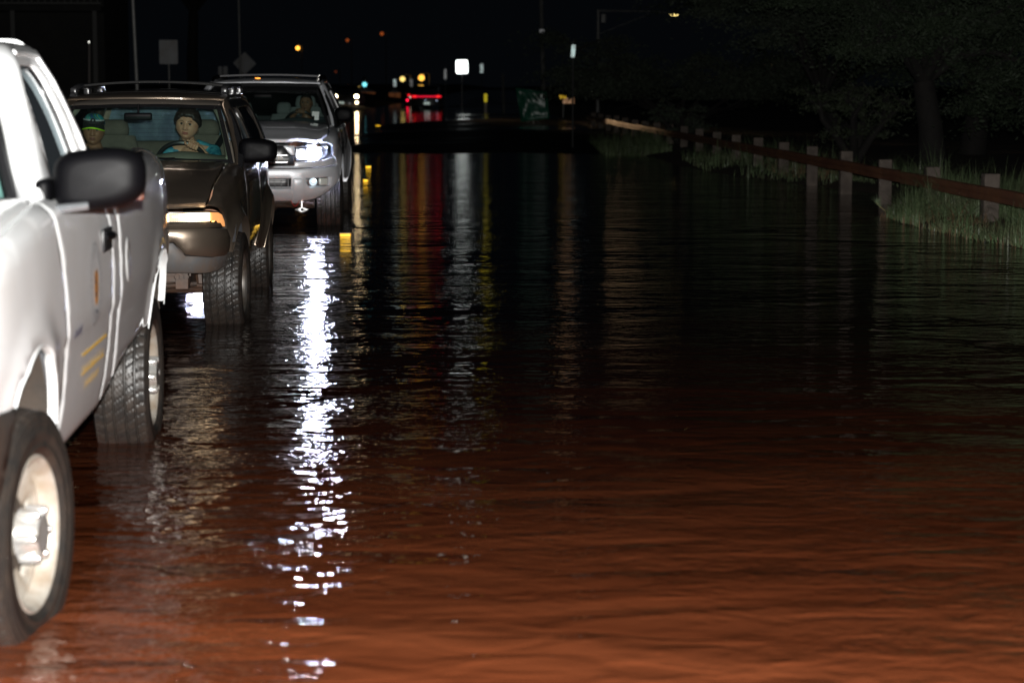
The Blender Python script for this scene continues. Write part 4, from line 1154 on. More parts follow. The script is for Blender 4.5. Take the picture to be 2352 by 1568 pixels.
    b.inputs["Emission Color"].default_value = (1.0, .72, .42, 1); L.new(mu.outputs[0], b.inputs["Emission Strength"])
    lens = [(X(.365), .815), (X(.365), .867), (X(.5), .871), (X(.625), .868), (X(.625), .812)]
    both('headlight', rounded(lens, .008), lampm, res=.03, lip=.003, thick=.02, off=.002)
    amb = [(X(.632), .812), (X(.632), .868), (T(-.56), .862), (T(-.49), .843), (T(-.44), .80), (T(-.425), .762), (T(-.50), .770), (T(-.55), .796), (T(-.60), .81)]
    both('turn_signal', amb, mat("amber_lamp", (.6, .25, .08), .15, emit=(1.0, .42, .14), es=.75), res=.03, lip=.003, thick=.02, off=.002)
    for mir in (-1, 1):
        mb = MB(); mb.sphere((mir * .635, -.61, .815), (.016, .01, .012)); mb.build('indicator_bulb', emitter("amber_bulb", (1, .5, .12), 6), t)
        mb = MB(); mb.box((mir * .585, -.700, .842), (.07, .02, .035), bev=.008); mb.build('headlight_bulb', emitter("warm_bulb", (1.0, .72, .42), 9), t)
    # black gap line round the lamp, grille
    ringp = [(X(.35), .806), (X(.35), .879), (X(.5), .883), (X(.64), .880), (T(-.49), .858), (T(-.42), .80), (T(-.405), .755), (T(-.50), .757), (T(-.58), .80)]
    both('lamp_surround', rounded(ringp, .01), TRIM, res=.04, lip=.002, thick=.02, off=-.012)
    def Wm(u, v):
        p = sh.W(abs(u), v); return p if u >= 0 else Vector((-p.x, p.y, p.z))
    mb = MB(); panel(mb, [(-X(.34), .81), (X(.34), .81), (X(.34), .875), (-X(.34), .875)], Wm, off=-.02, res=.08)
    for k in range(5): mb.box((0, -.775, .815 + .014 * k), (.62, .02, .005))
    mb.build('grille', TRIM, t)
    # bumper: cap, face, grey valance
    cap = [(0.0, .778), (X(.62), .770), (T(-.52), .765), (T(-.56), .795), (X(.6), .809), (X(.35), .803), (0, .803)]
    both('bumper_cap', cap, BROWN, res=.04, lip=.010, off=.022, thick=.03)
    face = [(0.0, .690), (X(.40), .690), (X(.435), .655), (X(.47), .612), (X(.52), .604), (X(.62), .590), (T(-.46), .585), (T(-.43), .62), (T(-.42), .70), (T(-.50), .752), (X(.60), .770), (X(.35), .772), (0, .772)]
    both('bumper', face, BROWN, res=.04, lip=.014, off=.045, thick=.05)
    val = [(0.0, .500), (X(.45), .492), (X(.60), .485), (T(-.55), .492), (T(-.46), .51), (T(-.435), .60), (X(.62), .583), (X(.54), .595), (X(.47), .600), (X(.43), .645), (X(.395), .682), (0, .682)]
    both('bumper_valance', val, GREYPL, res=.04, lip=.012, off=.036, thick=.06)
    # mud-flap like bracket and splash panel inside the front wheel arch
    door_mirror(t, (.846, .66, 1.222), (.136, .075, .085), BLACKPL, (.735, .70, 1.17))
    # roof rack
    rk = mat("rack_black", (.03, .03, .032), .22, bump=.0005, bscale=200)
    rail = []
    for s_ in (1, -1):
        mb = MB(); mb.tube([(s_ * .555, 1.42, 1.60), (s_ * .55, 1.50, 1.648), (s_ * .545, 1.7, 1.668), (s_ * .545, 2.8, 1.67), (s_ * .55, 2.98, 1.63)], [.016, .022, .024, .024, .018], 10, flat=(1.3, 1))
        for y in (1.5, 2.15, 2.85): mb.box((s_ * .55, y, 1.63), (.05, .12, .06), bev=.012)
        mb.build('rack_rail', rk, t)
    wetbar = mat("rack_bar", (.16, .16, .16), .18, metal=.8, bump=.001, bscale=120)
    for y in (1.78, 2.55):
        mb = MB(); mb.tube([(x * .54, y, 1.672 + .030 * (1 - (x) ** 2)) for x in [k / 8 - 1 for k in range(17)]], .013, 8, flat=(1.6, .8)); mb.build('rack_crossbar', wetbar, t)
    # side steps / inside parts
    seat(t, -.36, 1.72, .78, TANFAB, w=.50, h=.52, hz=.13, headw=.27); seat(t, .33, 1.72, .78, TANFAB, w=.50, h=.52, hz=.13, headw=.27)
    mb = MB(); mb.box((0, 2.75, .80), (1.2, .5, .16), bev=.05); mb.box((0, 2.98, 1.02), (1.2, .14, .42), Matrix.Rotation(R(-12), 4, 'X'), bev=.05); mb.build('rear_bench', TANFAB, t)
    steering_wheel(t, (.255, 1.22, 1.098), 24, .185, TRIM)
    mb = MB(); mb.box((-.03, 1.02, 1.455), (.20, .03, .055), bev=.014); mb.tube([(-.03, 1.03, 1.46), (-.03, 1.05, 1.545)], .008, 6); mb.build('rear_view_mirror', BLACKPL, t)
    # white-ish interior trim of the far (image-right) A pillar
    mb = MB(); mb.tube([(.635, .74, 1.17), (.605, .92, 1.29), (.555, 1.13, 1.42), (.50, 1.30, 1.51)], .022, 10); mb.build('pillar_trim', DASH, t); mb.build('pillar_trim', DASH, t, mirror=True)
    mb = MB(); mb.tube([(.52, 2.05, 1.40), (.50, 1.95, 1.30), (.40, 1.62, 1.10)], .018, 6, flat=(1.6, .4)); mb.build('seat_belt', TRIM, t)
    return t
BROWN_SUV = build_brown_suv()

def build_silver_suv():
    t = empty('silver_suv', (-2.865, 24.25, -DEPTH), math.radians(2.6),
              'silver SUV with a glaring white headlight and a winch hook below its bumper', 'SUV')
    contour = [(0, -.85), (.35, -.84), (.6, -.79), (.76, -.70), (.86, -.56), (.905, -.36), (.915, 0), (.91, .6), (.915, 1.6), (.925, 2.6), (.91, 3.2), (.85, 3.52)]
    def inset(z, y):
        b = interp([(.35, .12), (.42, .085), (.50, .035), (.60, .006), (.70, 0), (.95, .0), (1.12, .02), (1.22, .05)])(z)
        if y < -.45: b += interp([(.38, .10), (.48, .03), (.56, 0)])(z) * min(1, (-.45 - y) / .15)
        return b
    wb = 2.79; RA = .455; ZC = .44; zb = 1.20
    hood_pts = [(-.9, 1.01), (-.7, 1.045), (-.4, 1.115), (0, 1.165), (.5, 1.195), (1.0, 1.21), (3.6, 1.23)]
    def hoodz(sh, x, y):
        k = math.exp(-((abs(x) - .50) / .10) ** 2) * .018
        c_ = .018 * (1 if abs(x) < .38 else max(0, 1 - (abs(x) - .38) / .12)) * max(0, min(1, (y + .9) / .5))
        return sh.H(x, y) + .004 + k + c_
    def nose(sh):
        T, X = sh.ty, sh.tx
        return [(T(-.44), .60), (T(-.455), .842), (T(-.50), .875), (X(.862) + .012, .90), (X(.862) + .022, .955), (X(.845) + .02, 1.008), (X(.80) + .012, 1.044), (X(.765), 1.052), (X(.75), sh.vtop(X(.75), -.03))]
    sty = dict(n=6, ro=.86, ri=.40, w=.30, wi=.26, dish=-.015, hub=.05, hubd=.02, lugs=6, lr=.06, lug=.010, lugd=.02)
    xs = interp([(1.20, .872), (1.30, .85), (1.42, .80), (1.56, .735), (1.66, .675), (1.75, .62)])
    side = [(.42, zb - .02), (3.50, zb - .02), (3.5, 1.3), (3.36, 1.70), (1.35, 1.71), (1.12, 1.60), (.72, 1.36)]
    wins = [rounded([(.80, zb + .035), (1.62, zb + .035), (1.62, 1.63), (1.28, 1.63), (1.05, 1.52)], .04), rounded([(1.71, zb + .035), (2.50, zb + .035), (2.50, 1.63), (1.71, 1.63)], .04), rounded([(2.6, zb + .06), (3.3, zb + .09), (3.22, 1.62), (2.6, 1.63)], .05)]
    c = dict(contour=contour, hood=hood_pts, r=.07, inset=inset, crown=.05, flares=((0, ZC, RA, RA + .13, .03), (wb, ZC, RA, RA + .14, .032)),
             paint=SILVER, wb=wb, RA=RA, ZC=ZC, belt=zb, sill=.42, door1=.62, door2=1.66, door3=2.58, end=3.42,
             hood_seam=[(-.68, -.01), (-.4, .02), (0, .035), (.42, .045)], nose=nose, arch_front=150,
             hood_front=[(.68, -.72), (.46, -.775), (.40, -.79), (.35, -.80), (0, -.81)], hood_back=[(.70, .48), (.45, .42), (.0, .38)], hoodz=hoodz,
             ws_base=(.76, .56, 1.215, .15), ws_top=(.60, 1.24, 1.655, .09), glass=GLASS_B, band=.045, tband=.16,
             xs=xs, side_outline=side, side_windows=wins, side_glass=[GLASS_S, GLASS_D, GLASS_D], frame_mat=TRIM,
             pillar=([(.835, .60, 1.19), (.805, .76, 1.30), (.77, .92, 1.42), (.725, 1.08, 1.53), (.682, 1.24, 1.625), (.645, 1.42, 1.68), (.63, 1.8, 1.70), (.625, 2.8, 1.705), (.62, 3.3, 1.68), (.70, 3.42, 1.5), (.80, 3.48, 1.25)], [.034, .036, .038, .04, .042, .043, .044, .045, .05, .055, .06]),
             roof_w=.645, roof_y=(1.17, 3.38), roof_z=[(1.1, 1.66), (1.4, 1.705), (2.2, 1.725), (3.4, 1.70)], roof_crown=.035,
             tail=(.86, .64), rear_glass=GLASS_D, bumper_mat=SILVER, lining=INNERD, dash=DASHG, drv=.40, dash_rise=.03,
             wipers=[(-.1, .62), (-.9, -.2)], wheel_mats=MAT_WHEEL_D, tyre_x=.925, tyre_w=.265, tyre_r=.383, rim_r=.215, style=sty, steer=0)
    sh, ws, both = suv(t, c)
    X, T = sh.tx, sh.ty
    def Wm(u, v):
        p = sh.W(abs(u), v); return p if u >= 0 else Vector((-p.x, p.y, p.z))
    # headlamp housing, reflectors, lamp, lens
    hl = [(X(.455), .842), (X(.455), .995), (X(.60), 1.018), (X(.745), 1.040), (X(.80), 1.032), (X(.845), 1.00), (X(.862), .955), (X(.845), .905), (X(.79), .868), (X(.68), .850)]
    hl = rounded(hl, .02)
    both('headlight_housing', hl, mat("lamp_reflector", (.55, .57, .62), .18, metal=.9), res=.035, lip=.012, thick=.04, off=-.055)
    HB = emitter("headlamp_white", (.68, .72, 1.0), 620)
    HL2 = emitter("headlamp_inner", (.90, .95, 1.0), 7)
    for s_ in (1, -1):
        c0 = sh.W(X(.648), .922) ; c1 = sh.W(X(.515), .915)
        mb = MB(); M = Matrix.Translation((s_ * c0.x, c0.y + .035, .925)) @ Matrix.Rotation(R(s_ * -6), 4, 'Z')
        mb.lathe([(-.012, .001), (-.010, .035), (0, .072), (.01, .076)], 32, axis='y', M=M); mb.build('headlight', HB, t)
        mb = MB(); mb.lathe([(-.004, .001), (0, .05), (.008, .055)], 28, axis='y', M=Matrix.Translation((s_ * c1.x, c1.y + .035, .915)))
        mb.build('high_beam', HL2, t)
        mb = MB(); mb.sphere((s_ * .79, c0.y + .17, .985), (.013, .008, .010)); mb.build('indicator_bulb', mat("clear_bulb", (.7, .65, .55), .15, emit=(1, .85, .6), es=.5), t)
    for mir in (False, True):
        mb = MB(); mb.tube([sh.W(*q) + Vector((.002, -.003, 0)) for q in resample(hl, .03) + [hl[0]]], .0075, 8, caps=False); mb.build('lamp_block_ring', TRIM, t, mirror=mir)  # dark ring added to block headlight spill on the fender edge
    both('headlight_lens', hl, LENS, res=.035, lip=.012, thick=.01, off=.0, skirt=False)
    # grille and its frame
    gp = [(-X(.44), .80), (X(.44), .80), (X(.44), .895), (X(.40), .900), (X(.315), 1.005), (-X(.315), 1.005), (-X(.40), .900), (-X(.44), .895)]
    mb = MB(); panel(mb, rounded(gp, .012), Wm, off=-.03, res=.06, thick=.02); mb.build('grille_opening', TRIM, t)
    for z, h, m_ in ((.83, .03, mat("grille_chrome_dark", (.35, .35, .36), .15, metal=1)), (.905, .022, CHROME)):
        mb = MB(); mb.tube([(x, sh.W(X(abs(x)), z).y - .012, z) for x in [k * .062 - .372 for k in range(13)]], h * .5, 8, flat=(.7, 1)); mb.build('grille_bar', m_, t)
    mb = MB()
    for k in range(-9, 10): mb.box((k * .034, sh.W(X(abs(k * .034)), .87).y + .018, .875), (.012, .02, .07), bev=.003)
    mb.build('grille_mesh', mat("grille_grey", (.25, .22, .19), .35, metal=.6), t)
    # area between grille and lamp (painted), and the fascia under the lamps
    mid = [(X(.447), .80), (X(.447), .83), (X(.68), .842), (X(.79), .857), (X(.862), .88), (T(-.50), .855), (T(-.462), .838), (T(-.465), .80), (X(.86), .79), (X(.70), .775), (X(.447), .765), (0, .765), (0, .785), (X(.44), .790)]
    both('fascia', mid, SILVER, res=.04, lip=.006, thick=.03)
    inn = [(X(.447), .905), (X(.447), 1.0), (X(.447), 1.010), (X(.34), 1.010), (X(.325), 1.006), (X(.405), .908)]
    both('hood_point', inn, SILVER, res=.035, lip=.005, thick=.03)
    # bumper with openings
    fogo = rounded([(X(.555), .655), (X(.575), .585), (X(.60), .556), (X(.80), .565), (X(.82), .575), (X(.822), .660), (X(.80), .667)], .015)
    face = [(0.0, .655), (X(.405), .655), (X(.405), .545), (0, .545), (0, .412), (X(.60), .418), (X(.72), .44), (X(.80), .49), (X(.855), .56), (T(-.50), .60), (T(-.468), .66), (T(-.470), .79), (X(.86), .78), (X(.70), .766), (X(.45), .756), (0, .756)]
    both('bumper', face, SILVER, holes=[fogo], res=.045, lip=.010, off=.03, thick=.05)
    ov = [(X(.42), .405), (X(.55), .405), (X(.556), .50), (X(.552), .62), (X(.535), .650), (X(.50), .660), (X(.42), .660)]
    both('bumper_overrider', rounded(ov, .02), SILVER, res=.04, lip=.014, off=.052, thick=.03)
    mb = MB(); panel(mb, [(-X(.40), .55), (X(.40), .55), (X(.40), .65), (-X(.40), .65)], Wm, off=-.02, res=.07)
    for z in (.578, .602, .626): mb.tube([(x, sh.W(X(abs(x)), z).y - .015, z) for x in [k * .067 - .402 for k in range(13)]], .004, 6)
    for k in range(-5, 6): mb.box((k * .075, -.845, .60), (.008, .02, .09))
    mb.build('lower_intake', TRIM, t)
    both('fog_lamp_housing', fogo, mat("fog_reflector", (.30, .30, .31), .25, metal=.8), res=.04, lip=.004, off=-.015, thick=.02)
    for s_ in (1, -1):
        p = sh.W(X(.645), .612)
        mb = MB(); mb.lathe([(-.012, .001), (-.01, .03), (.005, .041), (.02, .043)], 24, axis='y', M=Matrix.Translation((s_ * p.x, p.y - .012, .612))); mb.build('fog_lamp', mat("fog_glass", (.7, .8, .82), .1, metal=.6, emit=(.75, .9, 1), es=.8), t)
        p = sh.W(X(.755), .612)
        mb = MB(); mb.box((s_ * p.x, p.y - .004, .613), (.095, .03, .075), Matrix.Rotation(R(s_ * 22), 4, 'Z'), bev=.01); mb.build('side_lamp', mat("clear_side_lamp", (.62, .63, .58), .2, metal=.2), t)
    # winch hook, red cable, under-bumper clutter
    mb = MB(); mb.tube([(.52, -.84, .41), (.52, -.845, .335)], .006, 6); mb.build('tow_cable', CHROME, t)
    mb = MB(); poly = [(.445, .312), (.47, .322), (.50, .336), (.525, .34), (.55, .334), (.575, .322), (.60, .316), (.575, .300), (.55, .286), (.52, .28), (.49, .286), (.465, .302)]
    hole = [(.522 + .014 * math.cos(a / 8 * 2 * math.pi), .31 + .012 * math.sin(a / 8 * 2 * math.pi)) for a in range(8)]
    panel(mb, poly, lambda x, z: Vector((x, -.85, z)), holes=[hole], res=.03, lip=.003, thick=.015); mb.build('tow_shackle', mat("galvanised", (.6, .6, .6), .35, metal=.7), t)
    mb = MB(); mb.tube([(.40 + .09 * k / 8, -.80, .41 - .065 * math.sin(math.pi * k / 8)) for k in range(9)], .0035, 6); mb.build('red_cable', mat("red_wire", (.45, .02, .02), .4), t)
    for s_ in (1, -1):
        mb = MB()
        for z in (.40, .36, .32): mb.tube([(s_ * .70 + .03 * math.cos(a), -.35 + .03 * math.sin(a), z) for a in [i * .8 for i in range(9)]], .008, 6)
        mb.tube([(s_ * .70, -.35, .44), (s_ * .70, -.35, .28)], .014, 8); mb.build('shock_absorber', CHROME, t)
    door_mirror(t, (.942, .70, 1.325), (.112, .085, .088), BLACKPL, (.84, .72, 1.235), sq=.75)
    # roof rack: rails, front deflector-like bar, tie-down
    rk = mat("roof_bar_grey", (.26, .26, .27), .35, metal=.2)
    for s_ in (1, -1):
        mb = MB(); mb.tube([(s_ * .64, 1.40, 1.70), (s_ * .635, 1.50, 1.745), (s_ * .62, 1.8, 1.765), (s_ * .62, 3.0, 1.765), (s_ * .63, 3.2, 1.72)], [.014, .02, .022, .022, .016], 8); mb.build('rack_rail', BLACKPL, t)
    for y in (1.78, 2.9):
        mb = MB(); mb.tube([(x * .585, y, 1.772 + .016 * (1 - x * x)) for x in [k / 8 - 1 for k in range(17)]], .022, 8, flat=(1.2, .55)); mb.build('rack_crossbar', rk, t)
    mb = MB()
    for k in range(4): mb.box((.60 + .012 * (k % 2), 1.77, 1.735 + .016 * k), (.045 - .006 * k, .04, .012), bev=.003)
    mb.build('rack_clamp', CHROME, t)
    mb = MB(); mb.sphere((-.11, 1.47, 1.748), (.035, .03, .006)); mb.build('roof_glint', mat("roof_glint_amber", (.5, .2, .05), .3, emit=(1, .35, .05), es=2.2), t)  # painted glint: a distant lamp mirrored in the wet roof
    # inside
    sg = mat("silver_suv_seat", (.17, .175, .18), .9, vary=.2, vscale=14)
    seat(t, .42, 1.86, .85, sg, w=.52, h=.55, hz=.15, headw=.27); seat(t, -.42, 1.86, .85, sg, w=.52, h=.55, hz=.15, headw=.27)
    for x in (-.40, 0.1, .45): seat(t, x, 2.75, .82, sg, w=.44, h=.48, hz=.16, headw=.20)
    steering_wheel(t, (.40, 1.30, 1.19), 24, .185, TRIM)
    mb = MB(); mb.box((-.02, 1.02, 1.535), (.22, .03, .06), bev=.014); mb.build('rear_view_mirror', BLACKPL, t)
    mb = MB()
    a = .58; b_ = .66
    def wsq(x, v, dy=-.004):
        p = ws(x / (.76 - .16 * v), v); return p + Vector((0, .006, 0))
    for x0, x1, v0, v1 in ((.565, .645, .19, .30), (.595, .645, .10, .19)):
        mb.add([wsq(x0, v0), wsq(x1, v0), wsq(x1, v1), wsq(x0, v1)], [(0, 1, 2, 3)])
    mb.v = [(x, y - .012, z + .004) for x, y, z in mb.v]
    mb.build('safety_sticker', mat("pale_sticker", (.75, .85, .80), .6), t)
    return t
SILVER_SUV = build_silver_suv()
# ------------------------------------------------------------------ people (seated in the vehicles)
def remesh(name, mb, voxel, m, smooth=2):
    o = meshobj(name + '_raw', mb.v, mb.f, None)
    b = bmesh.new(); b.from_mesh(o.data); bmesh.ops.recalc_face_normals(b, faces=b.faces); b.to_mesh(o.data); b.free()
    md = o.modifiers.new('r', 'REMESH'); md.mode = 'VOXEL'; md.voxel_size = voxel
    if smooth:
        ms = o.modifiers.new('s', 'SMOOTH'); ms.iterations = smooth; ms.factor = .5
    dg = bpy.context.evaluated_depsgraph_get(); dg.update()
    me = bpy.data.meshes.new_from_object(o.evaluated_get(dg))
    me.name = name
    old = o.data; bpy.data.objects.remove(o); bpy.data.meshes.remove(old)
    me.polygons.foreach_set("use_smooth", [True] * len(me.polygons)); me.materials.clear(); me.materials.append(m)
    n = bpy.data.objects.new(name, me); link(n); return n

def capsule(mb, pts, rs, n=14, flat=None):
    """tapered limb with round ends and joints (closed pieces, fused later by the remesh)"""
    pts = [Vector(p) for p in pts]
    for i in range(len(pts) - 1):
        mb.tube([pts[i], pts[i].lerp(pts[i + 1], .5), pts[i + 1]], [rs[i], (rs[i] + rs[i + 1]) / 2, rs[i + 1]], n, flat=flat)
    for p, r in zip(pts, rs): mb.sphere(p, r, n, 8)

def head_shape(c, yaw=0, pitch=0, roll=0, fem=False, scale=1.0, plump=1.0):
    M = Matrix.Translation(c) @ Matrix.Rotation(yaw, 4, 'Z') @ Matrix.Rotation(pitch, 4, 'X') @ Matrix.Rotation(roll, 4, 'Y') @ Matrix.Scale(scale, 4)
    g = lambda a, s: math.exp(-(a / s) ** 2)
    def face(d):
        x, y, z = d.x * .074 * plump, d.y * .094, d.z * .114
        if z < 0:
            k = (-d.z) ** 2.2; x *= 1 - (.22 if fem else .16) * k; x *= 1 + .05 * math.exp(-((d.z + .35) / .3) ** 2)
            if y > 0: y *= 1 - .45 * k
            else: y *= 1 - .02 * k
        if y < 0: y *= .93
        if d.y < -.15:
            w = min(1, (-d.y - .15) / .3); ax = abs(x)
            dy = 0
            nz = max(0, min(1, (.026 - z) / .05)) if z > -.026 else max(0, 1 - (-.026 - z) / .012)
            dy -= .024 * g(x, .0105 + .004 * nz) * nz + .004 * g(z - .015, .02) * g(x, .010)
            dy -= .006 * g(ax - .013, .007) * g(z + .024, .008)
            dy += .0105 * g(ax - .030, .0155) * g(z - .012, .0105)
            dy -= .0045 * g(z - .033, .008) * g(ax - .028, .026)
            dy -= .0065 * g(ax - .040, .018) * g(z + .024, .020)
            dy += .0045 * g(ax - (.019 + max(0, -z - .028) * .35), .0045) * g(z + .040, .014) - .0022 * g(ax - .030, .014) * g(z + .006, .005)
            dy -= .0060 * g(x, .022) * (g(z + .048, .0055) + 1.1 * g(z + .060, .006)) - .0035 * g(x, .024) * g(z + .054, .0022)
            dy += .004 * g(x, .022) * g(z + .072, .006)
            dy -= .009 * g(x, .020) * g(z + .090, .014)
            y += dy * w
        return Vector((x, y, z))
    return M, face

def add_head(mb, M, face, nu=72, nv=64):
    V = []; F = []
    for j in range(nv + 1):
        ph = math.pi * j / nv
        for i in range(nu):
            th = 2 * math.pi * i / nu
            d = Vector((math.sin(ph) * math.cos(th), math.sin(ph) * math.sin(th), -math.cos(ph)))
            V.append(M @ face(d))
    for j in range(nv):
        for i in range(nu): F.append((j * nu + i, j * nu + (i + 1) % nu, (j + 1) * nu + (i + 1) % nu, (j + 1) * nu + i))
    mb.add(V, F)
    for s in (1, -1):
        mb.sphere(M @ Vector((s * .073, .006, -.004)), (.009, .017, .030), 12, 8, M=M.to_3x3().to_4x4() @ Matrix.Rotation(R(-s * 18), 4, 'Z') @ Matrix.Rotation(R(10), 4, 'X'))

def hand_on_rim(mb, p, T, Rr, Nf, wrist, k=1.0):
    """fist round the wheel rim at p: T along the rim, Rr away from the hub, Nf towards the front of the car"""
    for i, (o, L) in enumerate(((-.031, .92), (-.010, 1.0), (.011, .97), (.031, .85))):
        b = p + T * o * k
        P = [b - Nf * .030 + Rr * .016, b - Nf * .006 + Rr * (.029 * L), b + Nf * .024 * L + Rr * .016, b + Nf * .030 * L - Rr * .008, b + Nf * .012 - Rr * (.022 * L)]
        capsule(mb, P, [.0105, .0100, .0092, .0086, .0078], 10)
    base = p - Nf * .036 + Rr * .006
    capsule(mb, [base - T * .026, base + T * .026], [.015, .015], 10)
    capsule(mb, [base - Rr * .03 - T * .014, base - Rr * .03 + T * .018], [.017, .016], 10)
    capsule(mb, [base - T * .030, base - Rr * .012 - T * .050, p - T * .060 + Nf * .006 - Rr * .002, p - T * .052 + Nf * .022 - Rr * .004], [.013, .0115, .010, .0088], 10)
    capsule(mb, [base - Rr * .03, wrist], [.019, .021], 12, flat=(1.15, .85))

def person(car, label, group, head, yaw, pitch, roll, fem, skin, hairm, cloth, seat_c, hair_style, scale=1.0, hands=(), cap=None, plump=1.0, extras=None, brow=(0.02, 0.014, 0.01), lip=(.30, .10, .08)):
    loc = car.matrix_basis if True else None
    head = Vector(head)
    M, face = head_shape(head, yaw, pitch, roll, fem, scale, plump)
    mb = MB(); add_head(mb, M, face)
    nk = M @ Vector((0, .025, -.085)); sx, sy, sz = seat_c
    hip = Vector((sx, sy, sz)); chest = Vector(((head.x + sx) / 2, (head.y + sy) / 2 + .05, head.z - .34))
    base = Vector(((head.x * .75 + sx * .25), head.y + .06, head.z - (.170 if fem else .185)))
    capsule(mb, [nk, nk.lerp(base, .5), base], [.052 * (1 if not fem else .9), .050 * (1 if not fem else .9), .062], 18)
    sh_w = .165 if fem else .19
    capsule(mb, [base + Vector((-sh_w, .01, -.035)), base + Vector((0, 0, -.03)), base + Vector((sh_w, .01, -.035))], [.052, .062, .052], 16)
    capsule(mb, [base + Vector((0, 0, -.08)), chest, hip], [.105, .115, .125], 22, flat=(1.45, .95))
    for s in (1, -1): capsule(mb, [hip + Vector((s * .09, 0, 0)), hip + Vector((s * .13, -.42, .03)), hip + Vector((s * .13, -.62, -.30))], [.085, .065, .048], 14)
    cb = MB()
    capsule(cb, [base + Vector((-sh_w, .012, -.04)), base + Vector((0, .006, -.045)), base + Vector((sh_w, .012, -.04))], [.060, .066, .060], 16)
    capsule(cb, [base + Vector((0, .006, -.10)), chest, hip], [.115, .126, .136], 22, flat=(1.45, .97))
    for s in (1, -1): capsule(cb, [base + Vector((s * sh_w * .9, .012, -.035)), base + Vector((s * .055, .012, .030))], [.056, .026], 14)
    rings = []
    for s in (1, -1):
        h = [q for q in hands if q['side'] == s]
        shd = base + Vector((s * sh_w, .01, -.04))
        if h:
            q = h[0]; el = Vector(q['elbow']); wr = Vector(q['wrist'])
            capsule(mb, [shd, el, el.lerp(wr, .6), wr], [.046, .036, .030, .021], 14)
            k = q.get('sleeve', .55)
            if k <= 1: capsule(cb, [shd, shd.lerp(el, k)], [.060, .054], 16)
            else: capsule(cb, [shd, el, el.lerp(wr, k - 1)], [.060, .048, .040], 16)
            if 'rim' in q:
                p, T_, Rr, Nf = q['rim']; hand_on_rim(mb, p, T_, Rr, Nf, wr)
                b = p + T_ * .011
                rings.append((b + Nf * .012 + Rr * .0235, T_, Nf, Rr))
            else:
                c = Vector(q['at']); up = Vector(q['up']).normalized(); ac = Vector(q['across']).normalized(); fw = up.cross(ac)
                for i, (o, L) in enumerate(((-.030, .9), (-.010, 1.0), (.010, .96), (.030, .8))):
                    b = c + ac * o
                    capsule(mb, [b, b + up * .034 * L, b + up * .055 * L + fw * .016, b + up * .048 * L + fw * .036], [.0105, .0098, .0090, .0080], 10)
                capsule(mb, [c - ac * .022, c + ac * .022], [.016, .016], 10); capsule(mb, [c - up * .035 - ac * .012, c - up * .035 + ac * .014], [.018, .018], 10)
                capsule(mb, [c - up * .03 + ac * .02, c - up * .01 + ac * .045, c + up * .018 + ac * .052], [.013, .011, .009], 10)
                capsule(mb, [c - up * .035, wr], [.019, .021], 12)
        else:
            el = shd + Vector((s * .06, -.08, -.26)); wr = Vector((sx + s * .10, sy - .35, sz + .12))
            capsule(mb, [shd, el, wr], [.046, .036, .022], 14); capsule(cb, [shd, shd.lerp(el, .7)], [.060, .054], 16)
            for i in range(4): capsule(mb, [wr + Vector((-.03 + .02 * i, -.06, 0)), wr + Vector((-.03 + .02 * i, -.11 + .005 * i, -.01)), wr + Vector((-.03 + .02 * i, -.13, -.03))], [.010, .009, .008], 8)
            capsule(mb, [wr + Vector((-s * .03, -.03, 0)), wr + Vector((-s * .055, -.07, .0))], [.012, .009], 8)
            capsule(mb, [wr, wr + Vector((0, -.05, 0))], [.022, .030], 12, flat=(1.2, .6))
    o = remesh('person', mb, .0034, skin, 2)
    o.location = car.location; o.rotation_euler = car.rotation_euler
    tag(o, label, 'person')
    cl = remesh('blouse' if fem else 'shirt', cb, .008, cloth, 3); cl.parent = o
    # eyes, brows, lips
    eyew = mat("eye_white", (.16, .14, .125), .15); iris = mat("iris_dark", (.018, .012, .009), .08)
    for s in (1, -1):
        c = M @ Vector((s * .0305, -.0675, .0110))
        mb = MB(); mb.sphere(c, .0118 * scale, 16, 12); e = mb.build('eye', eyew, o)
        mb = MB(); fwd = (M.to_3x3() @ Vector((0, -1, 0))).normalized(); mb.sphere(c + fwd * .0078 * scale, (.0066, .0050, .0066), 12, 8); mb.build('iris', iris, e)
        mb = MB(); pts = [M @ Vector((s * a, -b_, z)) for a, b_, z in ((.012, .0875, .029), (.022, .0870, .0345), (.034, .0835, .0365), (.046, .0745, .031))]
        mb.tube(pts, [.0016, .0022, .0020, .0010], 6, flat=(1, 1.1)); mb.build('eyebrow', mat("brow_" + hairm.name, brow, .8), o)
        mb = MB(); pts = [M @ Vector((s * a, -b_, z)) for a, b_, z in ((.019, .0800, .0150), (.026, .0835, .0195), (.034, .0825, .0195), (.042, .0765, .0145))]
        mb.tube(pts, [.0016, .0030, .0030, .0014], 6); mb.build('eyelid', mat("lid_" + hairm.name, (.05, .03, .022), .6), o)
    mb = MB()
    for zc, hh, dy in ((-.0490, .0042, .0), (-.0585, .0052, .0)):
        V = []; F = []; nn = 12
        for i in range(nn + 1):
            u = i / nn * 2 - 1; x = u * .024; th = hh * (1 - u * u) ** .6 + .0003
            for q in (-1, 0, 1):
                z = zc + q * th + (.0018 * (1 - abs(u)) * 0)
                yb = -.0935 * .93 - .006 + .015 * u * u - (.0022 if q == 0 else 0)
                V.append(M @ Vector((x, yb + .0028, z)))
        F = [(i * 3 + k, i * 3 + k + 1, (i + 1) * 3 + k + 1, (i + 1) * 3 + k) for i in range(nn) for k in range(2)]
        mb.add(V, F)
    mb.build('lips', mat("lips_" + hairm.name, lip, .35), o)
    # hair
    mb = MB(); nu, nv = 90, 60; V = []
    hs = hair_style
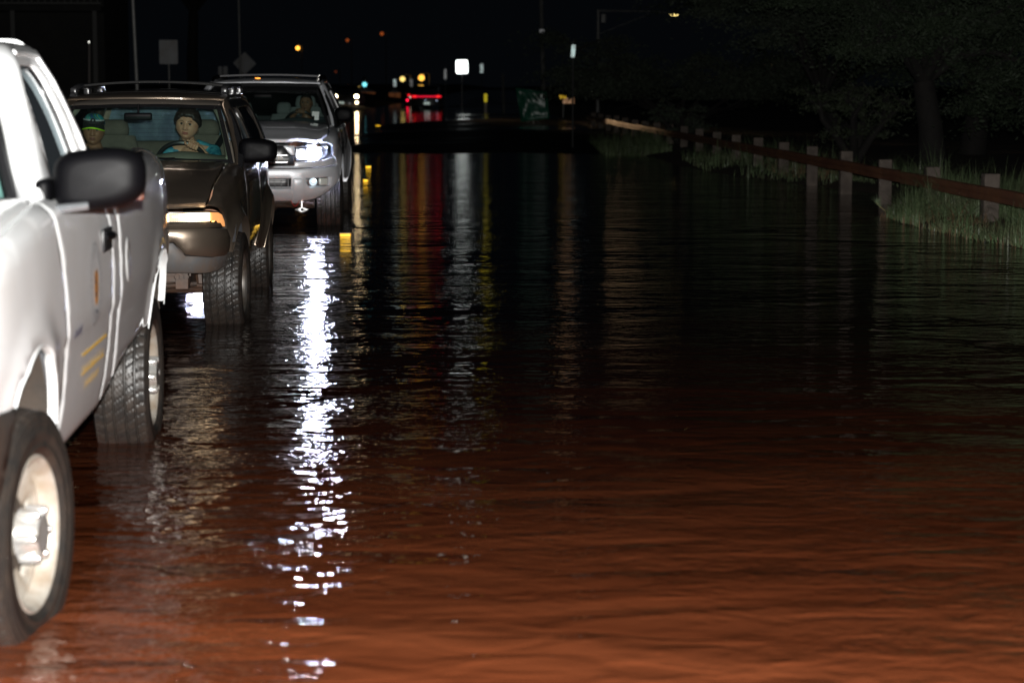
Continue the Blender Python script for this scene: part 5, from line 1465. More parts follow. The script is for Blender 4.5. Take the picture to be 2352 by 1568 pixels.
    for j in range(nv + 1):
        ph = math.pi * j / nv
        for i in range(nu):
            th = 2 * math.pi * i / nu
            d = Vector((math.sin(ph) * math.cos(th), math.sin(ph) * math.sin(th), -math.cos(ph)))
            fr = max(0, -d.y)
            line = hs['front'] * fr ** 1.3 + hs['side'] * (1 - abs(d.y)) + hs['back'] * max(0, d.y) - hs.get('peak', 0) * math.exp(-(d.x / .16) ** 2) * fr
            if fr > 0 and abs(d.x) > .5: line += hs.get('temple', .1) * fr
            k = max(0, min(1, (d.z - line) / .16)); k = k * k * (3 - 2 * k)
            nz = noise.noise(d * 7) * .035 + noise.noise(Vector((d.x * 22, d.y * 22, d.z * 6))) * .022
            vol = hs['vol'] * (1 + .5 * max(0, d.z)) + hs.get('sidev', 0) * abs(d.x) * max(0, 1 - abs(d.z - .1))
            p = face(Vector((d.x, d.y, d.z)).normalized())
            s_ = .93 + k * (.07 + vol + nz)
            V.append(M @ Vector((p.x * s_, p.y * s_ + .004, p.z * s_)))
    F = [(j * nu + i, j * nu + (i + 1) % nu, (j + 1) * nu + (i + 1) % nu, (j + 1) * nu + i) for j in range(nv) for i in range(nu)]
    mb.add(V, F); mb.build('hair', hairm, o, angle=70)
    if extras: extras(o, M, face, rings)
    return o

def skin_mat(name, c, c2):
    m = mat(name, c, .42, dirt=c2, vscale=22, bump=.0006, bscale=350, rvary=.1)
    b = m.node_tree.nodes["Principled BSDF"]; b.inputs["Subsurface Weight"].default_value = .12; b.inputs["Subsurface Radius"].default_value = (.01, .004, .002); b.inputs["Subsurface Scale"].default_value = .4
    return m
SK1 = skin_mat("skin_fair", (.50, .29, .185), (.42, .20, .125)); SK2 = skin_mat("skin_tan", (.27, .14, .085), (.20, .095, .055)); SK3 = skin_mat("skin_brown", (.25, .135, .085), (.18, .09, .055))
HAIR = mat("dark_hair", (.018, .012, .010), .45, bump=.004, bscale=90)
HAIR2 = mat("short_black_hair", (.010, .009, .009), .5, bump=.003, bscale=120)
HAIRG = mat("grey_black_hair", (.05, .045, .04), .6, bump=.003, bscale=120)
BLOUSE = mat("teal_patterned_blouse", (.008, .10, .17), .6, dirt=(.07, .34, .40), vscale=30)
DARKSH = mat("dark_shirt", (.02, .022, .028), .8); BLUESH = mat("blue_grey_shirt", (.05, .06, .075), .8, vary=.3)

def rim_point(c, tilt, r, a):
    Mx = Matrix.Translation(c) @ Matrix.Rotation(R(tilt), 4, 'X')
    p = Mx @ Vector((r * math.cos(R(a)), 0, r * math.sin(R(a)))); q = Mx.to_3x3()
    return p, (q @ Vector((math.sin(R(a)), 0, -math.cos(R(a))))).normalized(), (q @ Vector((math.cos(R(a)), 0, math.sin(R(a))))).normalized(), (q @ Vector((0, -1, 0))).normalized()

def woman_extras(o, M, face, rings):
    silver = mat("silver_jewellery", (.85, .85, .8), .12, metal=1)
    for s in (1, -1):
        c = M @ Vector((s * .078, -.002, -.045))
        mb = MB(); mb.lathe([(r_ * 0 + .0022 * math.sin(b), .0095 + .0022 * math.cos(b)) for r_, b in [(0, k * math.pi / 4) for k in range(9)]], 20, axis='y', M=Matrix.Translation(c)); mb.build('earring', silver, o)
    for p, T_, Nf, Rr in rings:
        mb = MB()
        pts = [p + (Nf * math.cos(a) + Rr * math.sin(a)) * 0 + (T_ * math.cos(a) + (Nf * .6 + Rr * .8) * math.sin(a)) * .0105 for a in [k * math.pi / 8 for k in range(17)]]
        mb.tube(pts, .0022, 6, caps=False); mb.build('finger_ring', silver, o)

def cap_extras(o, M, face, rings):
    """baseball cap with a lime band above the peak"""
    def capm():
        m = bpy.data.materials.new("patterned_cap"); m.use_nodes = True; N = m.node_tree.nodes; L = m.node_tree.links; b = N["Principled BSDF"]; b.inputs["Roughness"].default_value = .8
        tc = N.new("ShaderNodeTexCoord"); wv = N.new("ShaderNodeTexWave"); wv.inputs["Scale"].default_value = 5; wv.inputs["Distortion"].default_value = 5; wv.inputs["Detail"].default_value = 1
        mp = N.new("ShaderNodeMapping"); mp.inputs["Rotation"].default_value = (0, .8, .5); L.new(tc.outputs["Object"], mp.inputs[0]); L.new(mp.outputs[0], wv.inputs["Vector"])
        cr = N.new("ShaderNodeValToRGB"); e = cr.color_ramp.elements; e[0].color = (.01, .06, .16, 1); e[1].position = .95; e[1].color = (.02, .25, .30, 1)
        for p_, c_ in ((.35, (.02, .14, .06, 1)), (.6, (.03, .22, .33, 1)), (.86, (.02, .10, .08, 1)), (.90, (.30, .55, .04, 1))):
            q = cr.color_ramp.elements.new(p_); q.color = c_
        L.new(wv.outputs["Fac"], cr.inputs[0]); L.new(cr.outputs[0], b.inputs["Base Color"]); return m
    mb = MB(); nu, nv = 48, 20
    def crown(u, v):
        th = 2 * math.pi * u; ph = (math.pi / 2) * v
        q = math.cos(ph) ** .8 if v < 1 else 0
        return M @ Vector((.083 * q * math.cos(th), .004 + .101 * q * math.sin(th), .052 + .078 * math.sin(ph)))
    mb.grid(crown, nu, nv); cp = mb.build('cap', capm(), o, angle=60)
    def band(z0, z1, off, m, name, a0=200, a1=340):
        mb = MB()
        mb.grid(lambda u, v: M @ Vector(((.083 + off) * math.cos(R(a0 + (a1 - a0) * u)), .004 + (.101 + off) * math.sin(R(a0 + (a1 - a0) * u)), z0 + (z1 - z0) * v + .0)), 30, 3)
        mb.build(name, m, cp)
    band(.050, .078, .0022, mat("cap_black_band", (.01, .01, .01), .8), 'cap_band')
    band(.078, .090, .0012, mat("cap_grey_band", (.28, .31, .32), .8), 'cap_stripe')
    mb = MB(); mb.add([M @ Vector((.021 * math.cos(a), -.098, .074 + .026 * max(0, math.sin(a)))) for a in [k * math.pi / 12 for k in range(13)]] , [tuple(range(13))]); mb.build('cap_patch', mat("cap_black_band", (.01, .01, .01)), cp)
    mb = MB()
    def peak(u, v):
        a = R(198 + 144 * u); k = 1 + .42 * v * math.sin(math.pi * u) ** .6
        return M @ Vector((.084 * math.cos(a) * (1 + .02 * v), .004 + .102 * math.sin(a) * k, .052 - .004 * v - .020 * v * v - .020 * (abs(math.cos(a))) ** 2 * (.4 + v)))
    mb.grid(peak, 30, 8); v0 = list(mb.v); f0 = list(mb.f)
    up = (M.to_3x3() @ Vector((0, 0, .004)))
    n = len(v0); mb.add([Vector(p) + up for p in v0], [q[::-1] for q in f0]); mb.build('cap_peak', mat("cap_peak_dark", (.012, .014, .012), .8), cp)
    mb = MB()
    mb.tube([Vector(peak(u / 24, 1.0)) + (M.to_3x3() @ Vector((0, -.002, .003))) for u in range(25)], .0052, 8, flat=(1, 1.1)); mb.build('peak_edge', mat("lime_band", (.38, .75, .02), .6), cp)

B = BROWN_SUV
rp = rim_point((.255, 1.22, 1.098), 24, .185, 62)
wr = rp[0] - rp[3] * .085 - rp[2] * .05 + Vector((.05, 0, 0))
person(B, 'woman with short dark hair and teal blouse gripping the wheel of the brown SUV', None, (.258, 1.62, 1.388), R(-4), R(6), R(6), True, SK1, HAIR, BLOUSE, (.33, 1.72, .90),
       dict(front=.64, side=-.06, back=-.5, vol=.17, sidev=.10, temple=-.12, peak=.08), hands=[dict(side=1, elbow=(.50, 1.42, 1.04), wrist=wr, sleeve=.9, rim=rp)], plump=1.12, extras=woman_extras)
person(B, 'man in a colourful cap with lime edge, passenger of the brown SUV', None, (-.462, 1.80, 1.340), R(3), R(4), R(4), False, SK2, HAIRG, DARKSH, (-.38, 1.78, .88),
       dict(front=.70, side=-.02, back=-.5, vol=.03), hands=[dict(side=-1, elbow=(-.66, 1.62, 1.04), wrist=(-.575, 1.68, 1.15), at=(-.555, 1.695, 1.215), up=(.18, .10, 1), across=(1, .4, 0), sleeve=.6)], plump=1.04, extras=cap_extras, lip=(.17, .07, .055), brow=(.03, .02, .015))
S_ = SILVER_SUV
rp = rim_point((.40, 1.30, 1.19), 24, .185, 84)
wr = rp[0] - rp[3] * .09 - rp[2] * .03 + Vector((-.05, 0, 0))
person(S_, 'short-haired man in a dark shirt, hand on the wheel of the silver SUV', None, (.450, 1.74, 1.448), R(-6), R(2), 0, False, SK3, HAIR2, BLUESH, (.44, 1.80, .95),
       dict(front=.62, side=.12, back=-.4, vol=.035), hands=[dict(side=-1, elbow=(.20, 1.52, 1.16), wrist=wr, sleeve=1.5, rim=rp)], lip=(.16, .065, .05))
# ------------------------------------------------------------------ roadside: guard rail, grass, trees
def rail_x(y): return 5.15 - .052 * (y - 23.2)
CONC = mat("concrete_post", (0.100, 0.080, 0.066), .85, dirt=(0.048, 0.037, 0.030), vscale=7, bump=.002, bscale=60)
RUST = mat("rusty_rail_steel", (0.125, 0.050, 0.032), .55, metal=.25, dirt=(0.21, 0.095, 0.045), vscale=3.5, bump=.001, bscale=50, rvary=.15)
gr = empty('guard_rail', (rail_x(22), 22, 0), 0, 'low rusty guard rail on square concrete posts along the right bank', 'guard rail')
ys = [18.2, 20.7] + [23.2 + 2.52 * i for i in range(20)]
rnd = random.Random(4)
for i, y in enumerate(ys):
    x = rail_x(y); mb = MB(); h = .60 + rnd.uniform(-.015, .02)
    mb.box((x + .04 - gr.location.x, y - gr.location.y, h / 2 - .2), (.17, .17, h + .4), Matrix.Rotation(rnd.uniform(-.08, .08), 4, 'Z') @ Matrix.Rotation(rnd.uniform(-.015, .015), 4, 'Y'), bev=.012)
    mb.build('post', CONC, gr)
for i in range(len(ys) // 2 + 1):
    y0 = 16.8 + i * 5.04; y1 = y0 + 5.02
    if y0 > 72: break
    def prof(k): return [( -.010 + k, .335), (-.045 + k, .345), (-.048 + k, .40), (-.030 + k, .412), (-.048 + k, .425), (-.045 + k, .482), (-.010 + k, .492), (-.004 + k, .486), (-.036 + k, .475), (-.036 + k, .35), (-.004 + k, .341)]
    V = []; F = []; nn = 8; jz = rnd.uniform(-.008, .008)
    for j in range(nn + 1):
        y = y0 + (y1 - y0) * j / nn; x = rail_x(y) - .045 + (.006 if i % 2 else 0)
        for a, b_ in prof(0): V.append((x + a - gr.location.x, y - gr.location.y, b_ + jz + .004 * math.sin(j * 1.1 + i)))
    m_ = 11
    F = [(j * m_ + k, j * m_ + (k + 1) % m_, (j + 1) * m_ + (k + 1) % m_, (j + 1) * m_ + k) for j in range(nn) for k in range(m_)]
    mb = MB(); mb.add(V, F); mb.build('rail_beam', RUST, gr, angle=25)

def blades(name, spots, m, hmin, hmax, wid, seed, lean=.35, n_seg=3, kind='stuff'):
    """many bent grass blades in one mesh; spots: list of (x, y, density radius, count)"""
    rs = np.random.RandomState(seed); V = []; F = []
    for (x0, x1, y0, y1, cnt, cond) in spots:
        k = 0; tries = 0
        while k < cnt and tries < cnt * 6:
            tries += 1
            x = rs.uniform(x0, x1); y = rs.uniform(y0, y1)
            if not cond(x, y): continue
            k += 1
            z = max(ground_z(x, y), -.04); h = rs.uniform(hmin, hmax) * (.35 + 1.5 * max(0, noise.noise(Vector((x * 1.6, y * 1.3, 7))) + .30)); a = rs.uniform(0, 2 * math.pi); w = wid * rs.uniform(.6, 1.3); ln = h * rs.uniform(.05, lean) * 2
            dx, dy = math.cos(a), math.sin(a); px, py = -dy * w, dx * w; n0 = len(V)
            for s in range(n_seg + 1):
                t = s / n_seg; q = ln * t * t; zz = z + h * (t - .25 * t * t * min(1, ln / h)); ww = 1 - t * .92
                V.append((x + dx * q - px * ww, y + dy * q - py * ww, zz)); V.append((x + dx * q + px * ww, y + dy * q + py * ww, zz))
            for s in range(n_seg): F.append((n0 + 2 * s, n0 + 2 * s + 1, n0 + 2 * s + 3, n0 + 2 * s + 2))
    o = meshobj(name, V, F, m, smooth=False); tag(o, kind=kind); return o
GRASS = mat("wet_grass", (0.095, 0.150, 0.068), .38, vary=.55, vscale=2.5, dirt=(0.10, 0.105, 0.06), coord='Object')
DRY = mat("dry_straw", (0.17, 0.105, 0.055), .6, vary=.4, vscale=4)
on = lambda x, y: x > bank_x(y) + .02 * math.sin(x * 9) and noise.noise(Vector((x * .9, y * .7, 1))) > -.32
blades('grass', [(4.2, 6.4, 15, 27.5, 17000, on), (4.6, 6.6, 27.5, 34, 1500, lambda x, y: x > bank_x(y) + .5), (3.4, 5.6, 33, 43, 2200, on), (2.0, 3.5, 46.5, 55, 3200, lambda x, y: True)], GRASS, .12, .46, .0050, 1, lean=.8)
blades('straw', [(4.2, 6.0, 16, 27.5, 1300, lambda x, y: bank_x(y) - .05 < x < bank_x(y) + .55), (4.4, 5.6, 33.5, 38, 900, lambda x, y: x > bank_x(y) + .3)], DRY, .08, .26, .005, 2, lean=.9)
# a drowned twig standing out of the water
def leaf_mesh(pts, size, seed, up=.3):
    rs = np.random.RandomState(seed); n = len(pts); P = np.array(pts, dtype=float)
    a = rs.normal(size=(n, 3)); a /= np.linalg.norm(a, axis=1)[:, None]
    b_ = rs.normal(size=(n, 3)); b_ -= (b_ * a).sum(1)[:, None] * a; b_ /= np.linalg.norm(b_, axis=1)[:, None]
    s = size * rs.uniform(.5, 1.4, size=(n, 1)); A = a * s; Bv = b_ * s * .38
    V = np.concatenate([P - A, P + Bv, P + A, P - Bv], axis=1).reshape(-1, 3)
    F = np.arange(n * 4).reshape(-1, 4)
    return V, F
tw = empty('water_plant', (at(2036, 500, 26.0).x, 26.0, 0), 0, 'small drowned reed with a bent yellow stem in front of the grass tuft', 'reed')
mb = MB(); mb.tube([(.10, 0, -.05), (.0, 0, .03), (-.10, .0, .11), (-.13, 0, .15)], [.006, .005, .004, .002], 6)
mb.build('stem', mat("yellow_stem", (.30, .26, .12), .5), tw)
V = []; F = []; rr_ = random.Random(8)
for k in range(26):
    x0, z0 = rr_.choice([(-.12, .14), (-.10, .11), (-.08, .09)]); a = rr_.uniform(.7, 2.6); L = rr_.uniform(.06, .15); n0 = len(V)
    V += [(x0 - .004, 0, z0), (x0 + .004, 0, z0), (x0 + math.cos(a) * L, rr_.uniform(-.03, .03), z0 + math.sin(a) * L)]; F.append((n0, n0 + 1, n0 + 2))
meshobj('leaves', V, F, GRASS, tw, smooth=False)

BARK = mat("dark_bark", (0.009, 0.0075, 0.0065), .9, vary=.5, vscale=5, bump=.015, bscale=14)
LEAF = [mat("leaf_dark_green", (0.017, 0.029, 0.012), .75, vary=.6, vscale=1.1), mat("leaf_mid_green", (0.022, 0.031, 0.013), .75, vary=.6, vscale=1.3), mat("leaf_grey_green", (0.027, 0.038, 0.022), .75, vary=.6, vscale=1.0)]

def tree(x, y, h, spread, label, seed, leaf=0, n_leaf=15000, lsize=.09, droop=.25, lean=(0, 0), trunk_r=.18, layered=True, group='trees beyond the guard rail', base=.25, name='roadside_tree', cat='tree', low=.45, zmin=.05):
    rs = random.Random(seed)
    z0 = ground_z(x, y) - .1
    t = empty(name, (x, y, z0), 0, label, cat, group)
    mb = MB(); tips = []
    nt = 1 if h > 4 else 3
    fork = h * base
    top = Vector((lean[0], lean[1], fork))
    if h > 3: mb.tube([(0, 0, -.1), Vector((lean[0] * .3, lean[1] * .3, fork * .5)) + Vector((rs.uniform(-.1, .1), 0, 0)), top], [trunk_r * 1.25, trunk_r, trunk_r * .85], 12)
    else: top = Vector((0, 0, .05))
    nb = 9
    for i in range(nb):
        a = 2 * math.pi * i / nb + rs.uniform(-.3, .3); L = spread * rs.uniform(.65, 1.1); hz = h * rs.uniform(low, 1.0)
        end = Vector((math.cos(a) * L, math.sin(a) * L, hz)) + Vector((lean[0], lean[1], 0))
        mid = top.lerp(end, .5) + Vector((rs.uniform(-.3, .3), rs.uniform(-.3, .3), h * .10))
        pts = [top, top.lerp(mid, .55) + Vector((0, 0, h * .03)), mid, mid.lerp(end, .6), end]
        mb.tube(pts, [trunk_r * .5, trunk_r * .38, trunk_r * .26, trunk_r * .15, .01], 7)
        for k in range(5):
            s_ = mid.lerp(end, k / 5) if k else top.lerp(mid, .7)
            e = s_ + Vector((rs.uniform(-1, 1) * spread * .38, rs.uniform(-1, 1) * spread * .38, rs.uniform(-.10, .25) * h * .5))
            mb.tube([s_, s_.lerp(e, .5) + Vector((0, 0, .12)), e], [.035, .02, .006], 5); tips.append((s_, e))
        tips.append((mid, end))
    mb.build('trunk', BARK, t, angle=60)
    pts = []; nr = np.random.RandomState(seed)
    wts = n_leaf // len(tips)
    for s_, e in tips:
        d = e - s_
        for c_ in range(7):                       # sprays: flat feathery fans hanging off each twig
            u = rs.uniform(.3, 1.15); c0 = s_ + d * u + Vector((rs.uniform(-.5, .5), rs.uniform(-.5, .5), rs.uniform(-.25, .3))) * spread * .16
            ax = rs.uniform(0, math.pi); L = spread * rs.uniform(.07, .20)
            q = nr.normal(size=(max(2, wts // 7), 3)) * np.array([L, L * .35, L * .13])
            ca, sa = math.cos(ax), math.sin(ax)
            X_ = q[:, 0] * ca - q[:, 1] * sa; Y_ = q[:, 0] * sa + q[:, 1] * ca; Z_ = q[:, 2] - droop * np.abs(q[:, 0]) * .8
            pts.append(np.stack([X_ + c0.x, Y_ + c0.y, Z_ + c0.z], axis=1))
    P = np.concatenate(pts); P = P[P[:, 2] > zmin]
    V, F = leaf_mesh(P, lsize, seed)
    meshobj('crown', V.tolist(), F.tolist(), LEAF[leaf], t, smooth=False)
    return t

TR = [
 (8.6, 26.5, 5.2, 2.9, 'broad feathery tree whose crown fills the upper right corner', 11, 1, 60000, .027, .35, (-.3, -.2), .16, .36, .25),
 (6.9, 35, 5.0, 2.9, 'tree with dark trunk behind the rail, crown over the middle posts', 12, 0, 64000, .032, .3, (-.2, 0), .20, .30, .18),
 (7.0, 45, 5.4, 3.3, 'leaning feathery tree above the far end of the rail posts', 13, 2, 60000, .038, .35, (-.5, 0), .14, .22, .14),
 (4.5, 57, 3.0, 3.3, 'grey-green tree reaching towards the street lamp arm', 14, 2, 44000, .045, .4, (-.4, 0), .14, .18, .14),
 (8.8, 41, 7, 4.2, 'tall dark tree at the back of the right bank', 15, 0, 44000, .042, .3, (0, 0), .22, .25, .15),
 (11.0, 33, 7, 4.2, 'tall dark tree furthest to the right at the back', 16, 0, 44000, .038, .3, (0, 0), .22, .25, .15),
 (10.2, 66, 7, 4.6, 'dark tree standing behind the lit stretch of rail', 17, 0, 30000, .06, .3, (0, 0), .22, .2, .12),
]
for x, y, h, sp, lab, sd, lf, nl, ls, dr, ln, tr_, bs, lw in TR:
    tree(x, y, h, sp, lab, sd, lf, nl, ls, dr, ln, tr_, base=bs, low=lw, zmin=1.05 if sd == 14 else .05)
tree(6.0, 37.5, 1.5, .95, 'rounded leafy shrub behind the seventh rail post', 21, 1, 5200, .035, .2, base=.2, name='shrub', cat='shrub', group='shrubs by the guard rail')
tree(3.95, 50.5, 1.15, .62, 'leafy shrub hanging over the rail where the posts begin', 22, 2, 5200, .04, .3, base=.2, name='shrub', cat='shrub', group='shrubs by the guard rail')
tree(7.6, 25.2, .75, .5, 'low sprig of leaves at the right edge behind the rail', 23, 1, 900, .03, .2, base=.2, name='shrub', cat='shrub', group='shrubs by the guard rail')
# left side trees
for x, y, h, sp, lab, sd in ((-17, 58, 11, 5.5, 'dark tree on the left behind the building balcony', 31), (-12.4, 84, 9.5, 4.2, 'bare-branched tree with orange lit twigs above the diamond sign', 32), (-22, 100, 12, 6, 'tall dark tree behind the blank rectangular sign', 33)):
    tree(x, y, h, sp, lab, sd, 0, 7000 if sd != 32 else 1600, .11, .2, group='trees on the left verge', trunk_r=.22, base=.4)

# ------------------------------------------------------------------ dark house with a balcony, left
def house():
    x, y = -17.6, 66
    t = empty('house', (x, y, ground_z(x, y)), R(4), 'unlit two-storey house with a white balcony railing at upper left', 'house')
    wallm = mat("grey_wall", (.018, .018, .017), .9, vary=.4, vscale=2)
    mb = MB(); mb.box((0, 4, 3.1), (10, 7, 6.4)); mb.build('wall', wallm, t)
    mb = MB(); mb.prism([(-5.6, 6.3), (5.6, 6.3), (0, 8.2)], .2, 8, 'y'); mb.build('roof', mat("dark_roof", (.05, .045, .04), .9, vary=.4), t)
    rl = mat("pale_railing", (.06, .06, .057), .7)
    mb = MB(); mb.box((0, -.3, 2.9), (10.2, 1.6, .14)); mb.build('balcony_floor', wallm, t)
    mb = MB(); mb.box((0, -1.05, 3.95), (10.2, .07, .07)); mb.box((0, -1.05, 3.06), (10.2, .05, .05))
    for k in range(52): mb.box((-5 + k * .196, -1.05, 3.5), (.035, .035, .88))
    mb.build('balcony_railing', rl, t)
    for k in range(5):
        mb = MB(); mb.box((-4.9 + k * 2.45, -1.0, 1.4), (.13, .13, 2.9)); mb.build('post', rl, t)
    for k in range(3):
        mb = MB(); mb.box((-3 + k * 3, .47, 4.6), (1.2, .06, 1.2)); w = mb.build('window', mat("window_frame_grey", (.15, .15, .15), .6), t)
        mb = MB(); mb.box((-3 + k * 3, .43, 4.6), (1.05, .03, 1.05)); mb.build('pane', DARKCAR, w)
house()

# ------------------------------------------------------------------ signs, poles, lamps
GALV = mat("galvanised_steel", (.28, .28, .27), .5, metal=.4, vary=.3, vscale=4)
WOODP = mat("wood_pole", (.10, .085, .07), .9, vary=.5, vscale=6, bump=.004, bscale=30)
BACK = mat("bare_sign_back", (.30, .31, .32), .5, metal=.2, dirt=(.24, .23, .22), vscale=3)
def post_from(p, bottom, r=.03, m=None, name='post', parent=None, lean=0):
    mb = MB(); mb.tube([(0, 0, bottom), (lean, 0, p)], r, 10); return mb.build(name, m or GALV, parent)
def sign_at(px, py, Y, w, h, m, label, cat='sign', rot=0, name='road_sign', tilt=0, post=True, r=.03, group=None, diamond=False, thick=.004, lift=0):
    p = at(px, py, Y); t = empty(name, (p.x, p.y, 0), R(rot), label, cat, group)
    mb = MB()
    if diamond:
        poly = rounded([(0, -h / 2), (w / 2, 0), (0, h / 2), (-w / 2, 0)], .05)
    else: poly = rounded([(-w / 2, -h / 2), (w / 2, -h / 2), (w / 2, h / 2), (-w / 2, h / 2)], .04)
    mb.prism(poly, -thick, thick, 'y', M=Matrix.Translation((0, -.035, p.z)) @ Matrix.Rotation(R(tilt), 4, 'Y'))
    mb.build('sign_plate', m, t, smooth=False)
    if post: post_from(p.z + h / 2 - .06, -.3, r, GALV, 'post', t)
    return t
sign_at(387.5, 120, 70, .60, .775, BACK, 'blank rectangular sign back on a thin post at left', tilt=0)
sg = sign_at(562, 146, 98, 1.06, 1.04, BACK, 'diamond-shaped sign back rising above the silver SUV', diamond=True, tilt=2)
mb = MB(); mb.tube([(.0, -.041, .0), (.03, -.041, .05)], .05, 8); 
sign_at(506, 168, 98, .17, .60, BACK, 'narrow sign back, left one of a close pair', group='pair of narrow sign backs', r=.02)
sign_at(518, 168, 98, .20, .60, BACK, 'narrow sign back, right one of a close pair', group='pair of narrow sign backs', r=.02)
# reflective white sign, returned flash put in as emission; its pole
SIGNW = emitter("white_sign_glow", (.93, 1.0, .96), 3.6, (.8, .8, .8))
def marker(px, py, Y, w, h, em, label, bars=True, tilt=0, name='pole_marker', cat='marker', postm=GALV, pr=.02, group='white markers on the poles', down=True, seed=0):
    p = at(px, py, Y); t = empty(name, (p.x, p.y, 0), 0, label, cat, group)
    mb = MB(); mb.prism(rounded([(-w / 2, -h / 2), (w / 2, -h / 2), (w / 2, h / 2), (-w / 2, h / 2)], .03), -.01, .01, 'y', M=Matrix.Translation((0, -.15, p.z)) @ Matrix.Rotation(R(tilt), 4, 'Y'))
    mb.build('plate', em, t, smooth=False)
    post_from(p.z + (h / 2 if not down else h * .8), -.3, pr, postm if not down else mat('dark_post', (.03, .03, .03), .8), 'post', t)
    return t
p = at(1061, 154, 128); t = empty('reflective_sign', (p.x, p.y, 0), 0, 'glaring white square sign on a thin pole, brightest thing in the distance', 'lit sign')
mb = MB(); w, h = .70, .80; mb.prism(rounded([(-w / 2, -h / 2), (w / 2, -h / 2), (w / 2, h / 2), (-w / 2, h / 2)], .10, 6), -.05, .0, 'y', M=Matrix.Translation((0, 0, p.z)) @ Matrix.Rotation(R(-1.5), 4, 'Y')); mb.build('sign_face', SIGNW, t, smooth=False)
post_from(p.z - .4, -.3, .035, GALV, 'post', t)
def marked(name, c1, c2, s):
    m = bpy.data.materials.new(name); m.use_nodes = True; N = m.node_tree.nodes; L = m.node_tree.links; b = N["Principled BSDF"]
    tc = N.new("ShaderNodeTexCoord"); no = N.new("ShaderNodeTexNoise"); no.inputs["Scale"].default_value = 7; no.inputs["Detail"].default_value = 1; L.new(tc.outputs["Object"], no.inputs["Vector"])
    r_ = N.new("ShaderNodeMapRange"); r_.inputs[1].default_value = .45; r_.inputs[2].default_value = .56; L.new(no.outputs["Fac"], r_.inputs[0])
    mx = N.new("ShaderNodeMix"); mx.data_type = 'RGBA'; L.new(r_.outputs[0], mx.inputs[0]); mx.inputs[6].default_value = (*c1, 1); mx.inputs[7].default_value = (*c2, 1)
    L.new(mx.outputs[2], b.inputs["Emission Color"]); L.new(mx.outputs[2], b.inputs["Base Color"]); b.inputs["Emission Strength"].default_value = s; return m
MW = marked("marker_glow_white", (.75, .98, .95), (.5, .62, .6), .45); MW2 = marked("marker_glow_dim", (.6, .75, .73), (.4, .45, .45), .4); MW3 = marked("marker_glow_faint", (.5, .5, .5), (.3, .3, .3), .16)  # marker plates glow by themselves, standing in for reflected flash
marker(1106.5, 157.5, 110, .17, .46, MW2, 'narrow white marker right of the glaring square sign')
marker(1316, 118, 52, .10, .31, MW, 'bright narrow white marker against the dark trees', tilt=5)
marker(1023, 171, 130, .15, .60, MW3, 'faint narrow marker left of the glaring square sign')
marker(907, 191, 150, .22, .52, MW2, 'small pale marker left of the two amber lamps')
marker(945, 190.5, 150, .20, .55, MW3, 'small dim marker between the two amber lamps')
# yellow object marker on a low post, its face emitting in place of returned flash
marker(1115.5, 225, 105, .16, .40, emitter("yellow_marker_glow", (1.0, .80, .02), .32), 'small yellow upright marker on a short pale post', name='object_marker', group=None, postm=mat("pale_post", (.5, .45, .35), .7), pr=.08, down=False)
marker(1292, 223, 85, .28, .14, emitter("amber_marker_glow", (1, .62, .03), .35), 'small amber blob marker before the bank of trees', name='object_marker', group=None)  # amber plate given a glow for the flash it returns
p = at(1305, 231.5, 90); t = empty('reflective_board', (p.x, p.y, 0), 0, 'small orange reflective board low beside the dark trees', 'sign')
mb = MB(); mb.box((0, 0, p.z), (.52, .03, .24)); mb.build('board', marked("orange_board_glow", (.85, .50, .28), (.5, .25, .12), .25), t, smooth=False)  # mottled glow put into the board for reflected flash
for s_ in (-.2, .2): mb = MB(); mb.tube([(s_, .03, -.2), (s_, .03, p.z)], .02, 6); mb.build('post', GALV, t)

# sign on a folding stand wrapped in green plastic
def wrapped():
    Y = 78; p = at(1225, 241, Y); t = empty('wrapped_sign', (p.x, p.y, 0), R(-2), 'roadwork sign wrapped in shiny green plastic, standing in the water', 'covered sign')
    c4 = [at(1184, 202, Y), at(1257, 211, Y), at(1262, 273, Y), at(1197, 280, Y)]
    TL, TR_, BR, BL = [Vector((q.x - p.x, 0, q.z)) for q in c4]
    m = mat("green_plastic_sheet", (.012, .115, .066), .30, spec=.9, bump=.0)
    mb = MB()
    def f(u, v, s=1):
        q = (BL.lerp(BR, u)).lerp(TL.lerp(TR_, u), v)
        e = min(u, 1 - u, v, 1 - v)
        w_ = .085 * noise.noise(Vector((u * 2.4, v * 2.4, 2))) + .014 * noise.noise(Vector((u * 6, v * 5 + u * 3, 5)))
        return Vector((q.x, s * (-.03 - min(.05, e * .5)) + w_ * min(1, e * 8), q.z))
    mb.grid(lambda u, v: f(u, v), 46, 42); mb.grid(lambda u, v: f(u, v, -1), 20, 20, flip=True)
    mb.build('plastic_sheet', m, t, angle=80)
    mb = MB()
    for a in (-.45, .45): mb.tube([(0, .06, .35), (a, .35, -.12)], .018, 6); mb.tube([(0, .06, .35), (a, -.3, -.12)], .018, 6)
    mb.tube([(0, .06, .0), (0, .06, 1.3)], .02, 6); mb.build('stand', GALV, t)
wrapped()

